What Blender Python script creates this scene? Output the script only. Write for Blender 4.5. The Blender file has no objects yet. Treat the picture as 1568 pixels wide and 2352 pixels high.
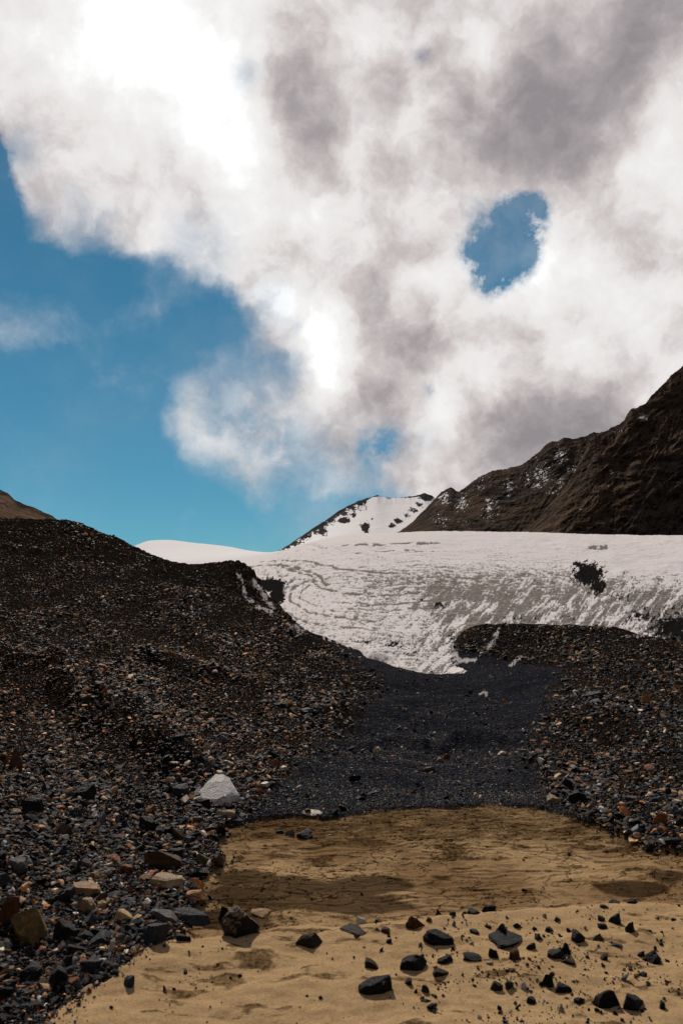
import bpy, math, random
import numpy as np
from mathutils import Vector

# ------------------------------------------------------------------ camera
H = 2.6                      # eye height above the sand pan
PITCH = math.radians(4.8)
FPX = 1829.0                 # focal length in units of a 1568 x 2352 picture (28 mm on 36 mm)
CP, SP = math.cos(PITCH), math.sin(PITCH)
scene = bpy.context.scene
cam_d = bpy.data.cameras.new('camera')
cam_d.sensor_fit = 'VERTICAL'; cam_d.sensor_height = 36.0; cam_d.lens = 28.0
cam_d.clip_start = 0.05; cam_d.clip_end = 20000
cam_d.dof.use_dof = True; cam_d.dof.focus_distance = 22.0; cam_d.dof.aperture_fstop = 3.5
cam = bpy.data.objects.new('camera', cam_d)
cam.location = (0, 0, H); cam.rotation_euler = (math.pi / 2 + PITCH, 0, 0)
scene.collection.objects.link(cam); scene.camera = cam
scene.view_settings.view_transform = 'Standard'; scene.view_settings.look = 'None'
scene.view_settings.exposure = 0.0; scene.view_settings.gamma = 1.0
scene.render.resolution_x, scene.render.resolution_y = 682, 1024

SUN_EL, SUN_AZ = math.radians(38.0), math.radians(-14.0)    # azimuth from +Y, minus = left
def pdir(px, py):
    x = (px - 784) / FPX; y = (1176 - py) / FPX
    v = np.array([x, CP - y * SP, SP + y * CP]); return v / np.linalg.norm(v)

# ------------------------------------------------------------------ world: sky and clouds
world = bpy.data.worlds.new('World'); scene.world = world; world.use_nodes = True
wt = world.node_tree; wt.nodes.clear()
def NN(t, kind, **kw):
    n = t.nodes.new(kind)
    for k, v in kw.items(): setattr(n, k, v)
    return n
class G:
    """small helper for math chains in a node tree"""
    def __init__(s, t): s.t = t
    def put(s, n, i, v):
        if isinstance(v, bpy.types.NodeSocket): s.t.links.new(v, n.inputs[i])
        else: n.inputs[i].default_value = v
    def m(s, op, a, b=0.0, c=0.0, clamp=False):
        n = NN(s.t, 'ShaderNodeMath', operation=op, use_clamp=clamp)
        s.put(n, 0, a); s.put(n, 1, b)
        if op in ('MULTIPLY_ADD', 'SMOOTH_MAX', 'SMOOTH_MIN'): s.put(n, 2, c)
        return n.outputs[0]
    def v(s, op, a, b=(0, 0, 0), sc=None):
        n = NN(s.t, 'ShaderNodeVectorMath', operation=op)
        s.put(n, 0, a)
        if op != 'SCALE' and op != 'LENGTH' and op != 'NORMALIZE': s.put(n, 1, b)
        if sc is not None: s.put(n, 3, sc)
        return n.outputs['Value'] if op in ('DISTANCE', 'LENGTH', 'DOT_PRODUCT') else n.outputs[0]
    def mr(s, val, a, b, c=0.0, d=1.0, smooth=True):
        n = NN(s.t, 'ShaderNodeMapRange', interpolation_type='SMOOTHSTEP' if smooth else 'LINEAR')
        s.put(n, 0, val); s.put(n, 1, a); s.put(n, 2, b); s.put(n, 3, c); s.put(n, 4, d)
        return n.outputs[0]
    def noise(s, vec, scale, detail=5, rough=0.55, col=False, dist=0.0, lac=2.0):
        n = NN(s.t, 'ShaderNodeTexNoise')
        s.put(n, 'Vector', vec); s.put(n, 'Scale', scale); s.put(n, 'Detail', detail); s.put(n, 'Roughness', rough)
        s.put(n, 'Distortion', dist); s.put(n, 'Lacunarity', lac)
        return n.outputs['Color'] if col else n.outputs['Fac']
    def vor(s, vec, scale, feature='F1', out='Distance', rnd=1.0):
        n = NN(s.t, 'ShaderNodeTexVoronoi', feature=feature)
        s.put(n, 'Vector', vec); s.put(n, 'Scale', scale); s.put(n, 'Randomness', rnd)
        return n.outputs[out]
    def mix(s, f, a, b, blend='MIX'):
        n = NN(s.t, 'ShaderNodeMix', data_type='RGBA', blend_type=blend)
        s.put(n, 0, f)
        for i, v in ((6, a), (7, b)):
            if not isinstance(v, bpy.types.NodeSocket): v = tuple(v) + ((1.0,) if len(v) == 3 else ())
            s.put(n, i, v)
        return n.outputs[2]
    def ramp(s, f, stops):
        n = NN(s.t, 'ShaderNodeValToRGB'); s.put(n, 0, f); e = n.color_ramp.elements
        while len(e) < len(stops): e.new(0.5)
        for q, (p, c) in zip(e, stops):
            q.position = p; q.color = tuple(c) + (1,) if len(c) == 3 else c
        return n.outputs[0]
    def bump(s, h, strength, dist, normal=None):
        n = NN(s.t, 'ShaderNodeBump'); s.put(n, 'Strength', strength); s.put(n, 'Distance', dist); s.put(n, 'Height', h)
        if normal is not None: s.put(n, 'Normal', normal)
        return n.outputs[0]
    def attr(s, name, out='Fac'):
        return NN(s.t, 'ShaderNodeAttribute', attribute_name=name).outputs[out]

w = G(wt)
geo = NN(wt, 'ShaderNodeTexCoord')
d0 = w.v('NORMALIZE', geo.outputs['Generated'])
n1 = w.v('SUBTRACT', w.noise(d0, 3.0, 3, 0.5, col=True), (0.5, 0.5, 0.5))
n2 = w.v('SUBTRACT', w.noise(d0, 11.0, 5, 0.6, col=True), (0.5, 0.5, 0.5))
dw = w.v('ADD', d0, w.v('SCALE', n1, sc=0.02))
dw = w.v('ADD', dw, w.v('SCALE', n2, sc=0.075))
dwh = w.v('ADD', d0, w.v('SCALE', n2, sc=0.045))
dws = w.v('ADD', d0, w.v('SCALE', n2, sc=0.06))
def blobs(vec, L):
    tot = None
    for (px, py, r, wt_) in L:
        c = pdir(px, py); rr = np.linalg.norm(pdir(px + r, py) - pdir(px - r, py)) / 2
        f = w.mr(w.v('DISTANCE', vec, tuple(c)), 0.0, float(rr), float(wt_), 0.0)
        tot = f if tot is None else w.m('ADD', tot, f)
    return tot
COV = [(960, 480, 170, .6), (110, 420, 160, .7), (300, 480, 150, .6), (480, 540, 130, .6), (600, 600, 130, .6), (620, 740, 110, .35), (430, 960, 90, .3), (560, 1060, 130, .25), (450, 880, 80, .25), (1050, 1080, 140, .4), (180, 540, 80, .25), (380, 560, 90, .25),  # cloud cover: px, py, radius, weight
    (250, 90, 420, 1.3), (110, 330, 190, .75), (300, 400, 190, .8), (140, 480, 120, .4), (480, 470, 190, .7), (330, 500, 120, .35),
    (40, 90, 320, .9), (-250, 0, 420, 1.0), (660, 420, 330, 1.2), (800, 120, 420, 1.5), (1150, 150, 460, 1.6), (1500, 250, 420, 1.6),
    (700, 660, 190, .9), (900, 700, 280, 1.2), (830, 900, 230, .9), (1050, 950, 260, 1.1), (1250, 700, 330, 1.5), (1480, 800, 360, 1.6),
    (1330, 1050, 300, 1.2), (1560, 1100, 300, 1.0), (1000, 1100, 170, .6), (650, 950, 190, .42), (560, 930, 170, .28), (480, 1000, 130, .28), (520, 840, 130, .22),
    (640, 1080, 160, .32), (780, 1070, 160, .45), (900, 1080, 140, .3), (600, 790, 120, .2), (530, 905, 45, .35), (1900, 600, 560, 1.4), (1900, 0, 500, 1.3),
    (784, -350, 600, 1.5), (20, 765, 100, .17), (120, 770, 90, .10), (-500, -300, 500, .8), (430, 690, 110, .10)]
HOLE = [(1148, 580, 150, 1.30), (1110, 630, 90, .45), (1200, 500, 105, .9), (1205, 590, 70, .3), (1228, 460, 60, .4), (965, 125, 70, .28), (930, 40, 40, .2), (560, 200, 60, .2), (885, 1015, 95, .42), (840, 1035, 80, .3),
        (570, 1010, 70, .2), (1490, 540, 45, .2), (0, 350, 75, .8), (470, 500, 90, .28), (980, 895, 40, .3), (-30, 460, 100, .6), (690, 745, 50, .3), (230, 640, 90, .3)]
DARK = [(700, 250, 150, .60), (640, 190, 110, .35), (720, 350, 110, .32), (650, 50, 150, .55), (780, 180, 110, .25), (890, 370, 90, .4), (880, 210, 90, .3),
        (1130, 330, 170, .45), (1270, 260, 230, .75), (1400, 130, 230, .6), (1540, 40, 240, .55), (1060, 200, 130, .3), (1300, 380, 120, .28), (1180, 160, 120, .3),
        (850, 640, 110, .38), (910, 570, 80, .25), (930, 790, 100, .5), (1000, 810, 70, .25), (860, 740, 90, .3), (820, 920, 90, .3), (830, 870, 70, .2), (1240, 980, 230, .66), (1420, 960, 200, .5), (1150, 1050, 150, .45),
        (1200, 730, 100, .22), (1490, 1040, 170, .2), (1480, 540, 110, .16), (240, 560, 90, .2), (110, 200, 100, .12), (950, 30, 80, .3), (1130, 40, 70, .2),
        (20, 30, 200, .12), (1400, 460, 90, .1), (780, 1030, 110, .22), (990, 130, 50, .35), (470, 480, 60, .2)]
LITE = [(420, 110, 380, .66), (530, 330, 180, .45), (640, 690, 80, .45), (760, 740, 90, .35), (770, 860, 100, .45), (1000, 950, 110, .35), (1230, 640, 120, .3), (1070, 610, 80, .3), (1330, 640, 160, .3), (1180, 690, 80, .3), (1500, 400, 150, .3), (1480, 700, 160, .25), (1120, 870, 110, .3), (1300, 850, 150, .25), (830, 570, 90, .3), (1000, 640, 70, .25), (980, 230, 80, .3), (820, 80, 90, .35), (1080, 90, 80, .3), (750, 500, 120, .35), (240, 60, 240, .3), (600, 480, 160, .3), (650, 700, 90, .3), (740, 820, 110, .25), (1130, 90, 90, .2),
        (1250, 560, 120, .2), (1100, 680, 90, .2), (1020, 960, 90, .2), (980, 90, 60, .1), (930, 300, 80, .25), (1400, 640, 150, .1), (530, 905, 40, .3)]
fb = w.m('SUBTRACT', w.noise(dws, 8.0, 9, 0.55), 0.5)
bil = w.m('SUBTRACT', 0.55, w.vor(w.v('ADD', d0, w.v('SCALE', n2, sc=0.10)), 9.0, 'F1', 'Distance'))
fb2 = w.m('SUBTRACT', w.noise(dw, 4.0, 8, 0.6), 0.5)
fb3 = w.m('SUBTRACT', w.noise(dws, 22.0, 7, 0.6), 0.5)
cov = w.m('MINIMUM', blobs(dw, COV), 0.85)
sepd = NN(wt, 'ShaderNodeSeparateXYZ'); wt.links.new(d0, sepd.inputs[0])
cov = w.m('ADD', cov, w.m('MULTIPLY', w.mr(sepd.outputs[1], .55, .05), w.m('MULTIPLY', w.m('SUBTRACT', w.noise(dw, 2.2, 4, .55), .28), 3.2)))  # unseen cloud added behind the viewer to neutralise blue light in shadows
hn = w.noise(d0, 16.0, 6, .65)
cov = w.m('SUBTRACT', cov, w.m('MULTIPLY', blobs(dwh, HOLE), w.mr(hn, .34, .64, .36, 1.42)))
cov = w.m('ADD', cov, w.m('MULTIPLY', fb, 0.75))
cov = w.m('ADD', cov, w.m('MULTIPLY', fb3, 0.28))
alpha = w.mr(cov, 0.02, 0.72, 0.0, 1.0)
veil = w.m('MULTIPLY', w.mr(w.noise(dw, 5.0, 6, .6), .42, .75), w.mr(sepd.outputs[0], -.20, .02, .07, .22)); THIN = [(500, 960, 230, .45), (640, 1060, 200, .5), (570, 800, 150, .4), (470, 560, 130, .35), (200, 560, 160, .45), (820, 1060, 150, .35), (60, 520, 120, .4), (560, 180, 60, .3), (40, 340, 110, .35), (620, 700, 100, .3), (960, 1010, 70, .25)]
thin = w.m('MINIMUM', w.m('MULTIPLY', blobs(dwh, THIN), w.mr(w.noise(dws, 13.0, 6, .6), .36, .62, 1.35, .35)), .85)
alpha = w.m('MAXIMUM', w.m('MULTIPLY', alpha, w.m('SUBTRACT', 1.0, thin)), veil)
shade = w.m('SUBTRACT', blobs(dw, LITE), w.m('MULTIPLY', blobs(dw, DARK), .84))
shade = w.m('ADD', shade, w.m('MULTIPLY', fb2, 0.6))
shade = w.m('ADD', shade, w.m('MULTIPLY', fb, 1.0))
shade = w.m('ADD', shade, w.m('MULTIPLY', fb3, 0.85))
shade = w.m('ADD', shade, w.m('MULTIPLY', w.m('SUBTRACT', w.noise(dws, 48.0, 5, .6), .5), 0.40))
shade = w.m('ADD', shade, w.m('MULTIPLY', bil, .30))
shade = w.m('ADD', shade, 0.72)
ccol = w.ramp(w.m('MULTIPLY', shade, 0.7, clamp=True), [(0.0, (.31, .285, .30)), (0.18, (.42, .38, .39)), (0.40, (.64, .59, .585)), (0.60, (.86, .83, .82)), (0.85, (.98, .97, .965)), (1.0, (1.12, 1.12, 1.12))])
ccol = w.mix(1.0, ccol, w.mix(w.mr(sepd.outputs[1], .25, .55), (.30, .28, .27), (1, 1, 1)), blend='MULTIPLY')   # unseen cloud behind the viewer, darkened to cut the light on facing slopes
sky = NN(wt, 'ShaderNodeTexSky', sky_type='NISHITA', sun_disc=False, sun_elevation=SUN_EL, sun_rotation=SUN_AZ, altitude=3500, air_density=1.0, dust_density=0.25, ozone_density=1.5)
skyc = w.mix(0.6, w.mix(1.0, sky.outputs[0], (0.40, 0.80, 0.78), blend='MULTIPLY'), w.mix(w.mr(sepd.outputs[2], .05, .62, smooth=False), (1.25, 4.3, 6.6), (.12, 1.7, 3.9)))
bg1 = NN(wt, 'ShaderNodeBackground'); wt.links.new(skyc, bg1.inputs[0]); bg1.inputs[1].default_value = 0.07
bg2 = NN(wt, 'ShaderNodeBackground'); wt.links.new(ccol, bg2.inputs[0]); bg2.inputs[1].default_value = 0.93
mx = NN(wt, 'ShaderNodeMixShader'); wt.links.new(alpha, mx.inputs[0]); wt.links.new(bg1.outputs[0], mx.inputs[1]); wt.links.new(bg2.outputs[0], mx.inputs[2])
wo = NN(wt, 'ShaderNodeOutputWorld'); wt.links.new(mx.outputs[0], wo.inputs[0])
world.cycles.sampling_method = 'MANUAL'; world.cycles.sample_map_resolution = 512

# ------------------------------------------------------------------ sun
sl = bpy.data.lights.new('sun', 'SUN'); sl.energy = 3.6; sl.angle = math.radians(0.5); sl.color = (1.0, 0.90, 0.78)
sun = bpy.data.objects.new('sun', sl); scene.collection.objects.link(sun)
sd = Vector((math.sin(SUN_AZ) * math.cos(SUN_EL), math.cos(SUN_AZ) * math.cos(SUN_EL), math.sin(SUN_EL)))
sun.rotation_euler = sd.to_track_quat('Z', 'Y').to_euler()

# ------------------------------------------------------------------ numeric helpers
rng = np.random.default_rng(7); random.seed(7)
def hsh(ix, iy, seed):
    h = (ix.astype(np.int64) * 374761393 + iy.astype(np.int64) * 668265263 + seed * 974634777) & 0xffffffff
    h = ((h ^ (h >> 13)) * 1274126177) & 0xffffffff
    return ((h ^ (h >> 16)) & 0xffff) / 65535.0
def gn(x, y, seed=0):
    x = np.asarray(x, float); y = np.asarray(y, float)
    ix = np.floor(x); iy = np.floor(y); fx = x - ix; fy = y - iy
    u = fx * fx * fx * (fx * (fx * 6 - 15) + 10); v = fy * fy * fy * (fy * (fy * 6 - 15) + 10)
    def g(dx, dy):
        a = hsh(ix + dx, iy + dy, seed) * (2 * math.pi)
        return np.cos(a) * (fx - dx) + np.sin(a) * (fy - dy)
    a = g(0, 0); b = g(1, 0); c = g(0, 1); d = g(1, 1)
    return ((a * (1 - u) + b * u) * (1 - v) + (c * (1 - u) + d * u) * v) * 1.5
def fbm(x, y, o=4, seed=0, gain=.5):
    t = 0; amp = 1.0; s = 0
    for k in range(o):
        t = t + amp * gn(x * 2 ** k + 17.3 * k, y * 2 ** k - 9.1 * k, seed + k); s += amp; amp *= gain
    return t / s
def ridged(x, y, o=4, seed=0, gain=.5):
    t = 0; amp = 1.0; s = 0
    for k in range(o):
        t = t + amp * (1 - np.abs(gn(x * 2 ** k + 5.3 * k, y * 2 ** k + 3.7 * k, seed + k)) * 1.6); s += amp; amp *= gain
    return t / s
def sstep(x, a, b):
    t = np.clip((x - a) / (b - a), 0, 1); return t * t * (3 - 2 * t)
def e_row(row):          # picture row -> slope of the sight line
    y = (1176 - np.asarray(row, float)) / FPX
    return (SP + y * CP) / (CP - y * SP)
def row_e(e):
    y = (e * CP - SP) / (CP + e * SP); return 1176 - y * FPX
def a_px(px): return (px - 784) / FPX * 1.0 / CP         # column at the horizon -> X/Y
def px_of(X, Y, Z):
    dz = Z - H; dep = Y * CP + dz * SP
    return 784 + FPX * X / dep, 1176 - FPX * (dz * CP - Y * SP) / dep
def hermite(xk, yk, x):  # monotone cubic along last axis of yk
    xk = np.asarray(xk, float); h = np.diff(xk); d = np.diff(yk, axis=-1) / h
    m = np.zeros_like(yk); a, b = d[..., :-1], d[..., 1:]
    w1 = 2 * h[1:] + h[:-1]; w2 = h[1:] + 2 * h[:-1]
    with np.errstate(all='ignore'):
        hm = (w1 + w2) / (w1 / a + w2 / b)
    m[..., 1:-1] = np.where(a * b > 0, hm, 0); m[..., 0] = d[..., 0]; m[..., -1] = d[..., -1]
    i = np.clip(np.searchsorted(xk, x) - 1, 0, len(xk) - 2); t = np.clip((x - xk[i]) / h[i], 0, 1)
    return ((2 * t**3 - 3 * t**2 + 1) * yk[..., i] + (t**3 - 2 * t**2 + t) * h[i] * m[..., i]
            + (-2 * t**3 + 3 * t**2) * yk[..., i + 1] + (t**3 - t**2) * h[i] * m[..., i + 1])
class Field:
    """height over (X/Y, log Y) from a table of picture rows (>500) or heights"""
    def __init__(s, Ys, cols):
        s.Ys = np.array(Ys, float); s.px = np.array(sorted(cols)); s.a = a_px(s.px)
        T = np.array([cols[p] for p in s.px], float)
        E = np.where(T > 500, e_row(T), (T - H) / s.Ys)
        s.lo = np.log(s.Ys)
        s.nl = 900; s.na = 2600
        s.lg = np.linspace(s.lo[0], s.lo[-1], s.nl); s.ag = np.linspace(s.a[0], s.a[-1], s.na)
        A = hermite(s.lo, E, s.lg)
        B = hermite(s.a, A.T.copy(), s.ag)        # nl x na
        s.Z = H + B * np.exp(s.lg)[:, None]
        k = np.hanning(35)[1:-1]; k = k / k.sum()
        s.Z = np.apply_along_axis(lambda r: np.convolve(np.pad(r, 16, mode='edge'), k, mode='valid'), 1, s.Z)
    def __call__(s, X, Y):
        a = np.clip((X / Y - s.ag[0]) / (s.ag[1] - s.ag[0]), 0, s.na - 1.001); l = np.clip((np.log(Y) - s.lg[0]) / (s.lg[1] - s.lg[0]), 0, s.nl - 1.001)
        i = a.astype(int); j = l.astype(int); fa = a - i; fl = l - j
        return (s.Z[j, i] * (1 - fa) + s.Z[j, i + 1] * fa) * (1 - fl) + (s.Z[j + 1, i] * (1 - fa) + s.Z[j + 1, i + 1] * fa) * fl
def polydist(PX, PY, pts, sy=1.6):
    d = np.full(PX.shape, 1e9)
    for (x1, y1), (x2, y2) in zip(pts[:-1], pts[1:]):
        y1, y2 = y1 * sy, y2 * sy; L2 = (x2 - x1) ** 2 + (y2 - y1) ** 2
        t = np.clip(((PX - x1) * (x2 - x1) + (PY * sy - y1) * (y2 - y1)) / L2, 0, 1)
        d = np.minimum(d, np.hypot(PX - x1 - t * (x2 - x1), PY * sy - y1 - t * (y2 - y1)))
    return d
def inpoly(x, y, P):
    r = np.zeros(np.shape(x), bool); n = len(P)
    for i in range(n):
        x1, y1 = P[i]; x2, y2 = P[(i + 1) % n]
        if y1 == y2: continue
        r ^= ((y1 > y) != (y2 > y)) & (x < (x2 - x1) * (y - y1) / (y2 - y1) + x1)
    return r
def link(me, name, mat, label=None, cat=None, kind=None, group=None):
    o = bpy.data.objects.new(name, me); scene.collection.objects.link(o)
    if mat: me.materials.append(mat)
    if label: o['label'] = label
    if cat: o['category'] = cat
    if kind: o['kind'] = kind
    if group: o['group'] = group
    return o
def mesh_np(name, V, F, attrs=None, smooth=True):
    me = bpy.data.meshes.new(name); n = F.shape[1]
    me.vertices.add(len(V)); me.vertices.foreach_set('co', np.ascontiguousarray(V, np.float32).ravel())
    me.loops.add(F.size); me.loops.foreach_set('vertex_index', np.ascontiguousarray(F, np.int32).ravel())
    me.polygons.add(len(F)); me.polygons.foreach_set('loop_start', np.arange(0, F.size, n, dtype=np.int32))
    me.polygons.foreach_set('loop_total', np.full(len(F), n, np.int32))
    me.polygons.foreach_set('use_smooth', np.full(len(F), smooth, bool))
    for k, v in (attrs or {}).items():
        if v.ndim == 1:
            at = me.attributes.new(k, 'FLOAT', 'POINT'); at.data.foreach_set('value', v.astype(np.float32))
        else:
            at = me.attributes.new(k, 'FLOAT_COLOR', 'POINT'); c = np.ones((len(v), 4), np.float32); c[:, :3] = v
            at.data.foreach_set('color', c.ravel())
    me.update(calc_edges=True); return me
def grid_faces(ny, nx):
    i = np.arange(ny - 1)[:, None] * nx + np.arange(nx - 1)[None, :]
    return np.stack([i, i + 1, i + nx + 1, i + nx], -1).reshape(-1, 4)
def new_mat(name):
    m = bpy.data.materials.new(name); m.use_nodes = True; t = m.node_tree; t.nodes.clear()
    out = NN(t, 'ShaderNodeOutputMaterial'); b = NN(t, 'ShaderNodeBsdfPrincipled'); t.links.new(b.outputs[0], out.inputs[0])
    return m, G(t), b
def setp(g, b, **kw):
    N = {'color': 'Base Color', 'rough': 'Roughness', 'spec': 'Specular IOR Level', 'normal': 'Normal'}
    for k, v in kw.items():
        if isinstance(v, tuple) and len(v) == 3: v = v + (1,)
        g.put(b, N[k], v)

# ------------------------------------------------------------------ the ground: sand pan, gravel basin, scree slopes, moraine
GY = [1.2, 3.5, 5, 6, 7.5, 9, 11, 14, 18, 24, 32, 45, 62, 85, 120, 170]
GC = {
 -1900: [1.2, 1.4, 1.6, 1.9, 2.4, 2.9, 3.7, 4.8, 6.2, 8.5, 11, 15, 20, 26, 30, 30],
 -800: [.3, .4, .5, .7, .9, 1.2, 1.7, 2.3, 3.2, 4.6, 6.5, 9.5, 13, 17, 18, 16],
 -300: [.1, .15, .25, .4, .55, .75, 1.0, 1.3, 1.9, 2.8, 4.1, 6.1, 8.8, 12, 12, 11],
 0:    [0, .1, 2290, 2090, 1910, 1800, 1712, 1628, 1530, 1450, 1382, 1312, 1245, 1197, 1206, 1216],
 150:  [0, .05, 2320, 2130, 1950, 1840, 1752, 1672, 1565, 1475, 1400, 1325, 1255, 1201, 1220, 1235],
 300:  [0, 0, .03, .08, 1975, 1862, 1775, 1704, 1595, 1500, 1425, 1350, 1290, 1256, 1290, 1300],
 430:  [0, 0, 0, .03, .05, 1868, 1783, 1716, 1612, 1520, 1450, 1385, 1326, 1303, 1330, 1335],
 560:  [0, 0, 0, 0, .02, 0, 1792, 1722, 1635, 1545, 1480, 1410, 1350, 1300, 1340, 1345],
 600:  [0, 0, 0, 0, .02, 0, 1797, 1728, 1645, 1557, 1490, 1424, 1372, 1342, 1380, 1385],
 535:  [0, 0, 0, 0, .03, 0, 1790, 1720, 1632, 1540, 1476, 1407, 1345, 1294, 1340, 1345],
 490:  [0, 0, 0, 0, .04, 0, 1787, 1718, 1622, 1532, 1465, 1398, 1338, 1299, 1335, 1340],
 640:  [0, 0, 0, 0, .02, 0, 1800, 1735, 1650, 1570, 1505, 1440, 1397, 1420, 1425, 1430],
 700:  [0, 0, 0, 0, 0, 0, 1808, 1745, 1662, 1592, 1530, 1475, 1453, 1470, 1480, 1480],
 850:  [0, 0, 0, 0, 0, 0, 1815, 1768, 1690, 1630, 1585, 1525, 1495, 1500, 1500, 1500],
 980:  [0, 0, 0, 0, 0, 0, 1815, 1775, 1700, 1632, 1588, 1545, 1525, 1520, 1500, 1500],
 1030: [0, 0, 0, 0, 0, 0, 1812, 1774, 1700, 1632, 1588, 1545, 1485, 1480, 1500, 1500],
 1075: [0, 0, 0, 0, 0, 0, 1812, 1772, 1698, 1632, 1588, 1542, 1441, 1470, 1500, 1500],
 1200: [0, 0, 0, 0, 0, 0, 1810, 1760, 1692, 1625, 1582, 1535, 1436, 1470, 1500, 1500],
 1300: [0, 0, 0, 0, 0, .02, 1808, 1745, 1675, 1610, 1570, 1520, 1438, 1470, 1490, 1490],
 1400: [0, 0, 0, 0, 0, .04, 1795, 1725, 1655, 1590, 1545, 1495, 1441, 1460, 1480, 1480],
 1470: [0, 0, 0, 0, .02, .08, 1785, 1705, 1640, 1580, 1535, 1487, 1464, 1470, 1480, 1480],
 1568: [0, 0, 0, .02, .05, .14, 1772, 1692, 1622, 1560, 1515, 1480, 1465, 1470, 1480, 1480],
 1900: [0, .1, .2, .3, .5, .65, .8, 1.1, 1.4, 1.7, 1.9, 1.7, 1.0, -1, -3, -3],
 2500: [.2, .4, .6, .8, 1.2, 1.6, 2.2, 3.0, 3.8, 4.8, 5.5, 6, 5, 3, 0, 0],
 3600: [.8, 1.0, 1.3, 1.7, 2.3, 3, 4, 5.5, 7, 9, 11, 12, 12, 10, 8, 8]}
GF = Field(GY, GC)
SAND = [(600, 1882), (680, 1880), (760, 1884), (860, 1872), (930, 1864), (1060, 1856), (1200, 1853), (1270, 1868), (1340, 1893), (1390, 1912), (1430, 1930), (1500, 1955), (1580, 1965),
        (1900, 1990), (2600, 2100), (2600, 5200), (-900, 5200), (-500, 3200), (60, 2440), (135, 2352), (220, 2290), (300, 2225), (370, 2190), (420, 2150), (430, 2110), (470, 2075), (455, 2030), (520, 1985), (495, 1950), (520, 1905)]
def ground_base(X, Y):
    Z = GF(X, Y)
    s = np.clip(Y / 10, .3, 3)
    # slow undulation of the slopes, growing with distance
    Z = Z + .05 * s * fbm(X * .45 / s**.5, Y * .35 / s**.5, 3, 11) * sstep(Y, 9, 13)
    return Z
def sandmask(px, row, X, Y):
    jx = 30 * fbm(X * 1.8, Y * 1.8, 5, 21, .6); jy = 15 * fbm(X * 1.8 + 40, Y * 1.8, 5, 22, .6)
    return inpoly(px + jx, row + jy, SAND)
GLR = [1300, 1440, 1470, 1500, 1560, 1640, 1700, 1760, 1820, 1885, 2000]; GLX = [640, 680, 745, 790, 850, 845, 770, 690, 610, 560, 560]
GRR = [1300, 1500, 1540, 1600, 1650, 1700, 1760, 1800, 1850, 1890, 2000]; GRX = [1010, 1060, 1300, 1290, 1265, 1235, 1225, 1250, 1290, 1330, 1400]
def gravel_zone(px, row):
    j = 45 * fbm(px * .02, row * .035, 4, 56, .6)
    return sstep(px + j - np.interp(row, GLR, GLX), -45, 45) * (1 - sstep(px + j - np.interp(row, GRR, GRX), -50, 50)) * (row > 1430)
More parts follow.
